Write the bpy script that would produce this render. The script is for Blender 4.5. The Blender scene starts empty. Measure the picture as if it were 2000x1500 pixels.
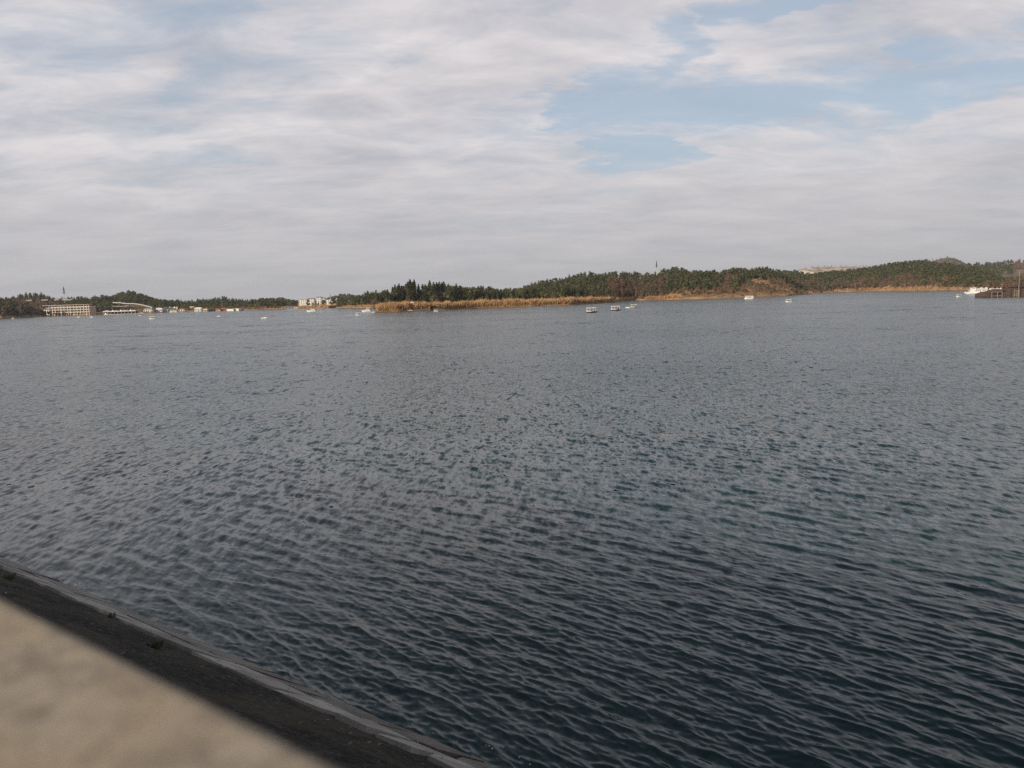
import bpy, math, random
import numpy as np
from mathutils import Matrix, Vector

R = math.radians
random.seed(7)
rng = np.random.default_rng(11)
sc = bpy.context.scene
col = sc.collection

# ------------------------------------------------------------------ camera
F, ROLL, PITCH, EYE = 1560.0, R(1.64), R(6.357), 8.0
cd = bpy.data.cameras.new('camera')
cd.sensor_width = 36.0
cd.lens = 36.0 * F / 2000.0
cd.clip_start, cd.clip_end = 0.05, 20000
cd.dof.use_dof = True
cd.dof.focus_distance = 160.0
cd.dof.aperture_fstop = 2.6
cam = bpy.data.objects.new('camera', cd)
col.objects.link(cam)
cam.matrix_world = (Matrix.Translation((0, 0, EYE)) @ Matrix.Rotation(R(90) - PITCH, 4, 'X') @ Matrix.Rotation(-ROLL, 4, 'Z'))
sc.camera = cam

# ------------------------------------------------------------------ sun, exposure
SUN_AZ, SUN_EL = R(-140), R(18)          # azimuth clockwise from +Y (view direction)
sd = bpy.data.lights.new('sun', 'SUN')
sd.energy, sd.angle, sd.color = 5.0, R(0.6), (1.0, 0.86, 0.68)
sun = bpy.data.objects.new('sun', sd)
col.objects.link(sun)
sdir = Vector((math.sin(SUN_AZ) * math.cos(SUN_EL), math.cos(SUN_AZ) * math.cos(SUN_EL), math.sin(SUN_EL)))
sun.rotation_euler = sdir.to_track_quat('Z', 'Y').to_euler()
sun.location = (-60, -60, 60)
vs = sc.view_settings
vs.view_transform, vs.look, vs.exposure, vs.gamma = 'Standard', 'None', 0.0, 1.0
sc.render.engine = 'CYCLES'
cy = sc.cycles
cy.max_bounces, cy.diffuse_bounces, cy.glossy_bounces, cy.transmission_bounces = 6, 2, 3, 3
cy.volume_bounces = 0
cy.transparent_max_bounces = 6
cy.sample_clamp_indirect = 4.0
cy.use_denoising = False
cy.use_adaptive_sampling = False


def ray(px, py):
    a, b = (px - 1000) / F, -(py - 750) / F
    x = a * math.cos(ROLL) + b * math.sin(ROLL)
    z = -a * math.sin(ROLL) + b * math.cos(ROLL)
    return Vector((x, math.cos(PITCH) + z * math.sin(PITCH), -math.sin(PITCH) + z * math.cos(PITCH)))


def on_plane(px, py, z=0.0):
    r = ray(px, py)
    t = (z - EYE) / r.z
    return Vector((r.x * t, r.y * t, z))


def hor(px):                       # picture row of the horizon
    return 604.8 - 0.0287 * px + 0.0


def at(px, py, d):                 # the point on this line of sight d metres away over the ground
    r = ray(px, py)
    t = d / math.hypot(r.x, r.y)
    return Vector((r.x * t, r.y * t, EYE + r.z * t))


def dist_of(px, py):
    p = on_plane(px, py)
    return math.hypot(p.x, p.y)


# ------------------------------------------------------------------ node helpers
class NT:
    def __init__(s, tree):
        s.t = tree; s.n = tree.nodes; s.l = tree.links

    def new(s, kind, **kw):
        nd = s.n.new(kind)
        for k, v in kw.items():
            if k == 'ins':
                for i, val in v.items():
                    s.put(nd.inputs[i], val)
            else:
                setattr(nd, k, v)
        return nd

    def put(s, sock, val):
        if isinstance(val, bpy.types.NodeSocket):
            s.l.new(val, sock)
        elif val is not None:
            sock.default_value = val

    def m(s, op, a, b=None, c=None, clamp=False):
        nd = s.n.new('ShaderNodeMath'); nd.operation = op; nd.use_clamp = clamp
        s.put(nd.inputs[0], a); s.put(nd.inputs[1], b); s.put(nd.inputs[2], c)
        return nd.outputs[0]

    def v(s, op, a, b=None, scale=None):
        nd = s.n.new('ShaderNodeVectorMath'); nd.operation = op
        s.put(nd.inputs[0], a); s.put(nd.inputs[1], b)
        if scale is not None: s.put(nd.inputs[3], scale)
        return nd.outputs[1] if op in ('DOT_PRODUCT', 'LENGTH', 'DISTANCE') else nd.outputs[0]

    def xyz(s, x, y, z):
        nd = s.n.new('ShaderNodeCombineXYZ')
        for i, q in enumerate((x, y, z)): s.put(nd.inputs[i], q)
        return nd.outputs[0]

    def sep(s, v):
        nd = s.n.new('ShaderNodeSeparateXYZ'); s.l.new(v, nd.inputs[0]); return nd.outputs

    def noise(s, vec, scale, detail=3.0, rough=0.5, dist=0.0, out=0):
        nd = s.n.new('ShaderNodeTexNoise')
        s.put(nd.inputs['Vector'], vec)
        for k, q in (('Scale', scale), ('Detail', detail), ('Roughness', rough), ('Distortion', dist)):
            s.put(nd.inputs[k], q)
        return nd.outputs[out]

    def ramp(s, x, lo, hi, a=0.0, b=1.0, smooth=True):
        nd = s.n.new('ShaderNodeMapRange'); nd.interpolation_type = 'SMOOTHSTEP' if smooth else 'LINEAR'
        for i, q in enumerate((x, lo, hi, a, b)): s.put(nd.inputs[i], q)
        return nd.outputs[0]

    def mix(s, f, a, b, blend='MIX'):
        nd = s.n.new('ShaderNodeMix'); nd.data_type = 'RGBA'; nd.blend_type = blend
        s.put(nd.inputs[0], f)
        s.put(nd.inputs[6], a if isinstance(a, bpy.types.NodeSocket) else (*a, 1.0))
        s.put(nd.inputs[7], b if isinstance(b, bpy.types.NodeSocket) else (*b, 1.0))
        return nd.outputs[2]


# ------------------------------------------------------------------ sky
w = bpy.data.worlds.new('World'); sc.world = w; w.use_nodes = True
N = NT(w.node_tree)
N.n.clear()
out = N.new('ShaderNodeOutputWorld')
sky = N.new('ShaderNodeTexSky', sky_type='NISHITA', sun_disc=False, sun_elevation=SUN_EL, sun_rotation=SUN_AZ,
            altitude=100.0, air_density=1.0, dust_density=1.6, ozone_density=1.2)
D = N.new('ShaderNodeTexCoord').outputs['Generated']
dx, dy, dz = N.sep(D)
az = N.m('ARCTAN2', dx, dy)
el = N.m('ARCSINE', dz)
zc = N.m('ADD', N.m('MAXIMUM', dz, 0.0), 0.16)
P = N.xyz(N.m('DIVIDE', dx, zc), N.m('DIVIDE', dy, zc), 0.0)
mp = N.new('ShaderNodeMapping'); N.l.new(P, mp.inputs[0]); mp.inputs['Rotation'].default_value = (0, 0, R(-28))
mp.inputs['Scale'].default_value = (0.8, 1.35, 1.0)
PS = mp.outputs[0]
n1 = N.noise(PS, 1.15, 9.0, 0.56, 0.35)                      # cloud masses
n2 = N.noise(N.v('ADD', PS, (7.3, 2.1, 0.0)), 3.4, 8.0, 0.62, 0.5)   # broken edges
n3 = N.noise(N.v('ADD', PS, (1.7, 9.4, 0.0)), 1.7, 7.0, 0.55, 0.3)   # light and dark of the cloud sheet
n4 = N.noise(N.v('ADD', PS, (3.7, 5.4, 0.0)), 11.0, 5.0, 0.6, 0.2)   # fine flakes
wob = N.v('SCALE', N.v('SUBTRACT', N.noise(PS, 2.6, 7.0, 0.62, 0.0, out=1), (0.5, 0.5, 0.5)), scale=0.34)
AE = N.v('ADD', N.xyz(az, el, 0.0), N.v('MULTIPLY', wob, (1.0, 0.42, 0.0)))


def azel(px, py):
    r = ray(px, py).normalized()
    return (math.atan2(r.x, r.y), math.asin(r.z), 0.0)


gap = None
for (x0, y0, x1, y1, half, amp) in [
        (1120, 218, 1450, 208, 44, .95), (1400, 200, 1760, 185, 50, 1.0), (1740, 180, 2080, 128, 30, .85),
        (1180, 312, 1330, 298, 22, .75), (1265, 180, 1330, 70, 48, .8), (1400, 42, 1570, 5, 30, .85), (1700, 215, 1820, 195, 22, .5),
        (380, 150, 640, 135, 52, .48), (0, 70, 430, 12, 55, .42), (200, 295, 450, 290, 45, .3), (620, 60, 760, 110, 40, .35),
        (1080, 385, 1210, 370, 26, .45), (1850, 95, 2100, 50, 28, .55), (980, 440, 1120, 455, 20, .3)]:
    a, b = Vector(azel(x0, y0)), Vector(azel(x1, y1))
    ab = b - a
    pa = N.v('SUBTRACT', AE, tuple(a))
    h = N.m('DIVIDE', N.v('DOT_PRODUCT', pa, tuple(ab)), ab.dot(ab), clamp=True)
    dd = N.v('LENGTH', N.v('SUBTRACT', pa, N.v('SCALE', tuple(ab), scale=h)))
    g = N.ramp(dd, 0.15 * half / F, 1.5 * half / F, amp, 0.0)
    gap = g if gap is None else N.m('MAXIMUM', gap, g)
cov = N.m('ADD', N.m('MULTIPLY', n1, 1.0), N.m('MULTIPLY', N.m('SUBTRACT', n2, 0.5), 0.85))
cov = N.m('ADD', cov, N.m('MULTIPLY', N.m('SUBTRACT', n4, 0.5), 0.18))
cov = N.m('SUBTRACT', N.m('ADD', cov, 0.24), N.m('MULTIPLY', gap, 0.62))
low = N.ramp(el, R(1.0), R(9.0), 0.35, 0.0)
cov = N.m('ADD', cov, low)
cov = N.m('SUBTRACT', cov, N.ramp(el, R(13), R(42), 0.0, 0.47))
cloud = N.ramp(cov, 0.10, 0.90, 0.20, 0.985)
# cloud light: thicker parts greyer, thin parts brighter
shade = N.m('ADD', N.m('MULTIPLY', N.m('SUBTRACT', n3, 0.5), 2.4), N.m('MULTIPLY', N.m('SUBTRACT', n2, 0.5), 1.6))
shade = N.m('ADD', N.m('ADD', shade, 0.5), N.m('MULTIPLY', N.m('SUBTRACT', n4, 0.5), 0.25), clamp=True)
ccol = N.mix(shade, (0.525, 0.515, 0.552), (0.80, 0.758, 0.768))
lowf = N.ramp(el, R(0.0), R(13.0), 1.0, 0.0)
ccol = N.mix(N.m('MULTIPLY', lowf, 0.80), ccol, (0.505, 0.500, 0.518))
bg1 = N.new('ShaderNodeBackground'); bg1.inputs[1].default_value = 0.10
tint = N.mix(N.ramp(el, R(15), R(45), 0.55, 0.0), sky.outputs[0], (4.8, 5.9, 7.2))
N.l.new(tint, bg1.inputs[0])
bg2 = N.new('ShaderNodeBackground'); bg2.inputs[1].default_value = 1.0
N.l.new(ccol, bg2.inputs[0])
ms = N.new('ShaderNodeMixShader')
N.l.new(cloud, ms.inputs[0]); N.l.new(bg1.outputs[0], ms.inputs[1]); N.l.new(bg2.outputs[0], ms.inputs[2])
N.l.new(ms.outputs[0], out.inputs[0])


# ------------------------------------------------------------------ materials
def mat(name, base, rough=0.7, var=0.12, scale=3.0, col2=None, spec=0.3, bump=0.0, bscale=20.0, rnd=0.0, metallic=0.0, coords='Object', transl=0.0):
    m = bpy.data.materials.new(name); m.use_nodes = True
    T = NT(m.node_tree)
    p = T.n['Principled BSDF']
    c = T.new('ShaderNodeTexCoord').outputs[coords] if coords != 'Position' else T.new('ShaderNodeNewGeometry').outputs['Position']
    nz = T.noise(c, scale, 4.0, 0.6)
    c2 = col2 or tuple(min(1, q * (1 + 2.2 * var)) for q in base)
    c1 = base if col2 else tuple(q * (1 - 2.2 * var) for q in base)
    cc = T.mix(T.ramp(nz, 0.3, 0.7), c1, c2)
    if rnd:
        oi = T.new('ShaderNodeObjectInfo').outputs['Random']
        hs = T.new('ShaderNodeHueSaturation')
        T.l.new(cc, hs.inputs['Color'])
        T.put(hs.inputs['Value'], T.ramp(oi, 0, 1, 1 - rnd, 1 + rnd, False))
        T.put(hs.inputs['Hue'], T.ramp(T.m('FRACT', T.m('MULTIPLY', oi, 7.31)), 0, 1, 0.5 - 0.05 * rnd, 0.5 + 0.05 * rnd, False))
        cc = hs.outputs[0]
    T.l.new(cc, p.inputs['Base Color'])
    p.inputs['Roughness'].default_value = rough
    p.inputs['Specular IOR Level'].default_value = spec
    p.inputs['Metallic'].default_value = metallic
    if transl:                                             # thin leaves let light through
        tr = T.new('ShaderNodeBsdfTranslucent'); T.l.new(cc, tr.inputs[0])
        mx = T.new('ShaderNodeMixShader'); mx.inputs[0].default_value = transl
        T.l.new(p.outputs[0], mx.inputs[1]); T.l.new(tr.outputs[0], mx.inputs[2])
        T.l.new(mx.outputs[0], T.n['Material Output'].inputs[0])
    if bump:
        b = T.new('ShaderNodeBump'); b.inputs['Strength'].default_value = bump; b.inputs['Distance'].default_value = 0.02
        T.l.new(T.noise(c, bscale, 6.0, 0.65), b.inputs['Height']); T.l.new(b.outputs[0], p.inputs['Normal'])
    return m


M = {}
M['conifer'] = mat('conifer_foliage', (0.077, 0.088, 0.041), 0.8, scale=2.2, col2=(0.180, 0.171, 0.074), rnd=0.45, spec=0.15, transl=0.38)
M['pine'] = mat('pine_foliage', (0.086, 0.098, 0.042), 0.8, scale=2.2, col2=(0.180, 0.171, 0.072), rnd=0.40, spec=0.15, transl=0.38)
M['twig'] = mat('bare_twigs', (0.16, 0.104, 0.072), 0.9, scale=2.0, col2=(0.32, 0.22, 0.148), rnd=0.35, spec=0.1, transl=0.38)
M['ochre'] = mat('dry_leaves', (0.22, 0.125, 0.055), 0.9, scale=2.0, col2=(0.42, 0.26, 0.12), rnd=0.35, spec=0.1, transl=0.38)
M['bark'] = mat('bark', (0.075, 0.058, 0.045), 0.9, rnd=0.2)
M['conifer_far'] = mat('conifer_wood_foliage', (0.071, 0.083, 0.041), 0.85, scale=0.22, col2=(0.170, 0.163, 0.072), spec=0.1, coords='Position', transl=0.38)
M['pine_far'] = mat('pine_wood_foliage', (0.082, 0.094, 0.042), 0.85, scale=0.22, col2=(0.180, 0.171, 0.074), spec=0.1, coords='Position', transl=0.38)
M['twig_far'] = mat('bare_wood_twigs', (0.15, 0.098, 0.068), 0.9, scale=0.2, col2=(0.32, 0.215, 0.14), spec=0.1, coords='Position', transl=0.38)
M['ochre_far'] = mat('dry_brush', (0.22, 0.12, 0.055), 0.9, scale=0.2, col2=(0.42, 0.27, 0.13), spec=0.1, coords='Position', transl=0.38)
M['reed'] = mat('dry_reed', (0.38, 0.225, 0.11), 0.85, scale=0.30, col2=(0.72, 0.48, 0.24), spec=0.15, coords='Position', transl=0.38)
M['earth'] = mat('hill_earth', (0.17, 0.105, 0.058), 0.95, scale=0.06, col2=(0.37, 0.235, 0.125), spec=0.1, coords='Position', bump=0.4, bscale=0.7)
M['bank'] = mat('bank_earth', (0.10, 0.066, 0.042), 0.95, scale=0.15, col2=(0.23, 0.15, 0.09), spec=0.1, coords='Position')
M['quarry'] = mat('quarry_rock', (0.22, 0.17, 0.13), 0.95, scale=0.07, col2=(0.55, 0.48, 0.41), spec=0.1, coords='Position')
M['far_hill'] = mat('far_hill_scrub', (0.085, 0.078, 0.055), 0.95, scale=0.035, col2=(0.20, 0.155, 0.11), spec=0.1, coords='Position')
M['bed'] = mat('lake_ground', (0.08, 0.07, 0.05), 0.95, scale=0.05, coords='Position')
M['white'] = mat('white_paint', (0.68, 0.66, 0.62), 0.45, 0.03, spec=0.4)
M['cream'] = mat('cream_paint', (0.70, 0.66, 0.56), 0.6, 0.05)
M['concrete_pale'] = mat('pale_concrete', (0.55, 0.52, 0.47), 0.85, 0.08, scale=0.6)
M['quay'] = mat('quay_stone', (0.24, 0.19, 0.14), 0.9, 0.15, scale=1.5)
M['grey'] = mat('grey_roof', (0.20, 0.20, 0.20), 0.8, 0.1)
M['glass'] = mat('dark_glass', (0.022, 0.025, 0.030), 0.08, 0.1, spec=0.5)
M['black'] = mat('black_hull', (0.022, 0.020, 0.020), 0.4, 0.1)
M['red'] = mat('red_canvas', (0.48, 0.035, 0.030), 0.7, 0.08)
M['orange'] = mat('life_vest_orange', (0.62, 0.13, 0.07), 0.75, 0.08)
M['skin'] = mat('skin', (0.42, 0.26, 0.19), 0.6, 0.05)
M['cloth'] = mat('dark_clothes', (0.06, 0.06, 0.075), 0.85, 0.1)
M['hair'] = mat('black_hair', (0.015, 0.013, 0.012), 0.6, 0.1)
M['wood'] = mat('weathered_timber', (0.26, 0.20, 0.155), 0.85, 0.12, scale=1.0)
M['dark_wood'] = mat('dark_brown_timber', (0.10, 0.062, 0.045), 0.9, 0.16, scale=0.7, bump=0.5, bscale=3.0)
M['thatch'] = mat('dark_thatch', (0.085, 0.058, 0.046), 0.95, 0.22, scale=1.4, bump=0.8, bscale=5.0)
M['rust'] = mat('rusty_sheet', (0.30, 0.13, 0.06), 0.9, 0.15)
M['steel'] = mat('grey_steel', (0.32, 0.33, 0.33), 0.5, 0.08, metallic=0.4)
M['teal'] = mat('teal_roof', (0.16, 0.28, 0.25), 0.7, 0.08)
M['peach'] = mat('peach_plaster', (0.58, 0.40, 0.26), 0.85, 0.08)


# ------------------------------------------------------------------ mesh helpers
class MB:
    def __init__(s): s.v = []; s.f = []

    def add(s, vs, fs):
        o = len(s.v); s.v += [tuple(p) for p in vs]; s.f += [tuple(i + o for i in q) for q in fs]; return s

    def box(s, x0, x1, y0, y1, z0, z1, tx=0.0, ty=0.0):
        v_ = [(x0, y0, z0), (x1, y0, z0), (x1, y1, z0), (x0, y1, z0),
              (x0 + tx, y0 + ty, z1), (x1 - tx, y0 + ty, z1), (x1 - tx, y1 - ty, z1), (x0 + tx, y1 - ty, z1)]
        return s.add(v_, [(3, 2, 1, 0), (4, 5, 6, 7), (0, 1, 5, 4), (1, 2, 6, 5), (2, 3, 7, 6), (3, 0, 4, 7)])

    def loft(s, rings, cap=True):
        n = len(rings[0]); vs_ = [p for r in rings for p in r]; fs = []
        for k in range(len(rings) - 1):
            for i in range(n):
                j = (i + 1) % n
                fs.append((k * n + i, k * n + j, (k + 1) * n + j, (k + 1) * n + i))
        if cap: fs += [tuple(range(n - 1, -1, -1)), tuple(range((len(rings) - 1) * n, len(rings) * n))]
        return s.add(vs_, fs)

    def tube(s, a, b, r0, r1=None, n=6):
        a, b = Vector(a), Vector(b); r1 = r0 if r1 is None else r1
        q = (b - a).to_track_quat('Z', 'Y')
        rings = []
        for c, r in ((a, r0), (b, r1)):
            rings.append([c + q @ Vector((r * math.cos(t * 2 * math.pi / n), r * math.sin(t * 2 * math.pi / n), 0)) for t in range(n)])
        return s.loft(rings)

    def build(s, name, m, parent=None, smooth=False, bevel=0.0):
        me = bpy.data.meshes.new(name)
        me.from_pydata(s.v, [], s.f); me.update()
        me.materials.append(M[m] if isinstance(m, str) else m)
        if smooth: me.polygons.foreach_set('use_smooth', [True] * len(me.polygons))
        o = bpy.data.objects.new(name, me); col.objects.link(o)
        if parent is not None: o.parent = parent
        if bevel:
            b = o.modifiers.new('bevel', 'BEVEL'); b.width = bevel; b.segments = 3
        return o


def np_mesh(name, v, f, m, smooth=False, normals=None):
    me = bpy.data.meshes.new(name)
    v = np.asarray(v, np.float32); f = np.asarray(f, np.int32)
    k = f.shape[1]
    me.vertices.add(len(v)); me.vertices.foreach_set('co', v.ravel())
    me.loops.add(f.size); me.loops.foreach_set('vertex_index', f.ravel())
    me.polygons.add(len(f)); me.polygons.foreach_set('loop_start', np.arange(0, f.size, k, dtype=np.int32))
    if smooth: me.polygons.foreach_set('use_smooth', np.ones(len(f), bool))
    me.update(calc_edges=True)
    if normals is not None:                       # foliage shaded by the direction in which its twig faces out of the crown
        a_ = me.attributes.new('custom_normal', 'FLOAT_VECTOR', 'POINT')
        a_.data.foreach_set('vector', np.asarray(normals, np.float32).ravel())
    me.materials.append(M[m] if isinstance(m, str) else m)
    return me


def link(name, me, parent=None):
    o = bpy.data.objects.new(name, me); col.objects.link(o)
    if parent is not None: o.parent = parent
    return o


def tag(o, label=None, cat=None, group=None, kind=None):
    for k, q in (('label', label), ('category', cat), ('group', group), ('kind', kind)):
        if q: o[k] = q
    return o


def empty(name, loc, rz=0.0, **kw):
    o = bpy.data.objects.new(name, None); col.objects.link(o)
    o.location = loc; o.rotation_euler = (0, 0, rz); o.empty_display_size = 0.2
    return tag(o, **kw)


# ------------------------------------------------------------------ ground sheet
g = MB().add([(-2600, -300, -3.2), (2600, -300, -3.2), (2600, 2900, -3.2), (-2600, 2900, -3.2)], [(0, 1, 2, 3)]).build('ground', 'bed')
tag(g, 'low ground beyond and beneath the lake', kind='structure')

# ------------------------------------------------------------------ the dam: axis u along it, n towards the water
pa, pb = on_plane(0, 1087), on_plane(940, 1490)
U = (pa - pb).normalized(); NRM = Vector((-U.y, U.x, 0)); NRM *= (1 if NRM.y > 0 else -1)
Q_WATER = pa.dot(NRM)
TOP = 7.72                                     # parapet top
Q_PAR = 0.301 * (EYE - TOP) / 0.28
Q_CREST, Z_CREST = Q_PAR + 0.12, 6.45
SL = Z_CREST / (Q_WATER - Q_CREST)


def dam(s, q, z): return U * s + NRM * q + Vector((0, 0, z))


def slope_z(q): return Z_CREST - (q - Q_CREST) * SL


# slope surface
mS = bpy.data.materials.new('dark_slope'); mS.use_nodes = True
T = NT(mS.node_tree); p = T.n['Principled BSDF']
pos = T.new('ShaderNodeNewGeometry').outputs['Position']
a1 = T.noise(pos, 0.55, 5, 0.6); a2 = T.noise(pos, 9.0, 7, 0.75); a3 = T.noise(pos, 26.0, 3, 0.6)
c = T.mix(T.ramp(a1, 0.42, 0.60), (0.027, 0.0235, 0.0215), (0.072, 0.062, 0.040))
c = T.mix(T.ramp(a2, 0.45, 0.70), c, (0.135, 0.118, 0.098))
c = T.mix(T.ramp(a3, 0.66, 0.72, 0.0, 0.6), c, (0.16, 0.15, 0.13))
T.l.new(c, p.inputs['Base Color']); p.inputs['Roughness'].default_value = 0.85; p.inputs['Specular IOR Level'].default_value = 0.2
b = T.new('ShaderNodeBump'); b.inputs['Strength'].default_value = 1.0; b.inputs['Distance'].default_value = 0.12
T.l.new(T.m('ADD', a2, T.m('MULTIPLY', a3, 0.4)), b.inputs['Height']); T.l.new(b.outputs[0], p.inputs['Normal'])

ss = np.arange(-14, 90, 0.16); qq = np.arange(Q_CREST, Q_WATER + 4.0, 0.11)
S_, Q_ = np.meshgrid(ss, qq)
def vnoise(x, y, sc_, seed):
    r_ = np.random.default_rng(seed); tab = r_.random((256, 256))
    x = x / sc_; y = y / sc_
    xi, yi = np.floor(x).astype(int), np.floor(y).astype(int); fx, fy = x - xi, y - yi
    fx, fy = fx * fx * (3 - 2 * fx), fy * fy * (3 - 2 * fy)
    t = lambda i, j: tab[i % 256, j % 256]
    return (t(xi, yi) * (1 - fx) + t(xi + 1, yi) * fx) * (1 - fy) + (t(xi, yi + 1) * (1 - fx) + t(xi + 1, yi + 1) * fx) * fy
Zd = 0.12 * (vnoise(S_, Q_ * 1.6, 0.9, 1) - .5) + 0.09 * (vnoise(S_ * .7, Q_ * 1.6, 0.33, 2) - .5)
edge = np.clip((Q_WATER - 2.1 - Q_) / 0.5, 0.0, 1)
Zs = Z_CREST - (Q_ - Q_CREST) * SL + Zd * edge - 0.05 * (1 - edge)
V = S_[..., None] * np.array(U) + Q_[..., None] * np.array(NRM); V[..., 2] = Zs
nq, ns = S_.shape
idx = np.arange(nq * ns).reshape(nq, ns)
fq = np.stack([idx[:-1, :-1], idx[:-1, 1:], idx[1:, 1:], idx[1:, :-1]], -1).reshape(-1, 4)
emb = link('embankment', np_mesh('embankment', V.reshape(-1, 3), fq[:, ::-1], mS, True))
tag(emb, 'dark paved dam slope running down to the water', kind='structure')
crest = MB()
crest.add([dam(-14, -3, Z_CREST - .004), dam(90, -3, Z_CREST - .004), dam(90, Q_CREST, Z_CREST - .004), dam(-14, Q_CREST, Z_CREST - .004)], [(0, 1, 2, 3)])
co = crest.build('dam_path', 'concrete_pale'); tag(co, 'paved path along the dam crest', kind='structure')


# concrete edge slabs
def slab_mat(name, c1, c2, c3, rough):
    m = bpy.data.materials.new(name); m.use_nodes = True
    T = NT(m.node_tree); p = T.n['Principled BSDF']
    pos = T.new('ShaderNodeNewGeometry').outputs['Position']
    oi = T.new('ShaderNodeObjectInfo').outputs['Random']
    a1 = T.noise(pos, 1.3, 6, 0.65); a2 = T.noise(pos, 14.0, 5, 0.7)
    c = T.mix(T.ramp(a1, 0.38, 0.62), c1, c2)
    c = T.mix(T.ramp(a2, 0.55, 0.75), c, c3)
    hs = T.new('ShaderNodeHueSaturation'); T.l.new(c, hs.inputs['Color']); T.put(hs.inputs['Value'], T.ramp(oi, 0, 1, 0.72, 1.22, False))
    T.l.new(hs.outputs[0], p.inputs['Base Color']); p.inputs['Roughness'].default_value = rough; p.inputs['Specular IOR Level'].default_value = 0.3
    b = T.new('ShaderNodeBump'); b.inputs['Strength'].default_value = 0.6; b.inputs['Distance'].default_value = 0.02
    T.l.new(a2, b.inputs['Height']); T.l.new(b.outputs[0], p.inputs['Normal'])
    return m


M['slab_dry'] = slab_mat('edge_concrete', (0.25, 0.225, 0.195), (0.38, 0.35, 0.31), (0.06, 0.054, 0.046), 0.85)
M['slab_wet'] = slab_mat('wet_edge_concrete', (0.075, 0.062, 0.048), (0.15, 0.125, 0.095), (0.03, 0.027, 0.022), 0.45)
rs = random.Random(3)
for row, (q0, q1, mm) in enumerate(((Q_WATER - 2.1, Q_WATER - 1.08, 'slab_dry'), (Q_WATER - 1.05, Q_WATER + 0.3, 'slab_wet'))):
    s = -8.0
    while s < 62:
        L = rs.uniform(0.75, 1.6) if s < 40 else rs.uniform(1.6, 3.0)
        j0, j1 = rs.uniform(-.05, .05), rs.uniform(-.05, .05)
        gp = rs.uniform(0.012, 0.035)
        dzs = [rs.uniform(-.02, .03) for _ in range(4)]
        top = [dam(s + gp + j0, q0 + rs.uniform(-.03, .03), slope_z(q0) + .02 + dzs[0]), dam(s + L - gp + j1, q0 + rs.uniform(-.03, .03), slope_z(q0) + .02 + dzs[1]),
               dam(s + L - gp, q1, slope_z(q1) + .02 + dzs[2]), dam(s + gp, q1, slope_z(q1) + .02 + dzs[3])]
        dn = Vector((0, 0, -.2)) - NRM * .1
        # a broken corner gives some slabs a fifth edge
        k = 4
        if rs.random() < .45:
            c0 = top[1]
            top = [top[0], c0.lerp(top[0], rs.uniform(.1, .35)), c0.lerp(top[2], rs.uniform(.15, .5)), top[2], top[3]]; k = 5
        mb = MB().add(top + [t + dn for t in top], [tuple(range(k - 1, -1, -1)), tuple(range(k, 2 * k))] + [(i, (i + 1) % k, k + (i + 1) % k, k + i) for i in range(k)])
        mb.build('concrete_slab', mm, emb)
        s += L

# grass tufts and litter on the slope
def tuft(s, q, r, n, name, label):
    mb = MB(); q_ = random.Random(int(s * 100))
    for _ in range(n):
        a = q_.uniform(0, 6.28); rr = r * q_.random() ** .7
        b0 = Vector((math.cos(a) * rr, math.sin(a) * rr, -.06)); ln = q_.uniform(.05, .16) * (r / .25) ** .5
        tip = b0 + Vector((math.cos(a) * ln * .7, math.sin(a) * ln * .7, ln))
        sd_ = Vector((-math.sin(a), math.cos(a), 0)) * .012
        mb.add([b0 - sd_, b0 + sd_, b0.lerp(tip, .6) + sd_ * .7 + Vector((0, 0, .04)), tip], [(0, 1, 2), (0, 2, 3)])
    o = mb.build(name, 'tuft'); o.location = dam(s, q, slope_z(q)); tag(o, label, 'grass')
    return o
M['tuft'] = mat('dark_grass', (0.085, 0.080, 0.042), 0.9, 0.2, scale=6)
def on_slope(px, py):
    r = ray(px, py); rn = r.dot(NRM)
    t = (Z_CREST + Q_CREST * SL - EYE) / (r.z + rn * SL)
    return r.dot(U) * t, rn * t


for (px, py, r_, n_, lb) in (
        (213, 1203, .10, 70, 'dark grass tuft at the upper edge of the pale slab strip'),
        (303, 1259, .11, 80, 'dark grass tuft on the slope left of the middle of the dam'),
        (6, 1131, .18, 110, 'dark grass tuft on the slope at the left edge of the picture')):
    s_, q_ = on_slope(px, py); tuft(s_, q_, r_, n_, 'grass_tuft', lb)
lit = MB(); ql = random.Random(9)
for _ in range(420):
    s, q = ql.uniform(-2, 26), Q_WATER - ql.uniform(1.0, 6.0)
    c0 = dam(s, q, slope_z(q) + .075); a = ql.uniform(0, 6.28); r_ = ql.uniform(.008, .036); e = ql.uniform(.25, .7)
    d1 = Vector((math.cos(a), math.sin(a), 0.15)) * r_; d2 = Vector((-math.sin(a), math.cos(a), .2)) * r_ * e
    lit.add([c0 - d1, c0 + d2, c0 + d1, c0 - d2], [(0, 1, 2, 3)])
M['litter'] = mat('dry_leaf_litter', (0.16, 0.14, 0.11), 0.9, 0.3, scale=8)
tag(lit.build('leaf_litter', 'litter'), 'scattered pale leaves and bits on the dark dam slope', 'litter', kind='stuff')

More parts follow.
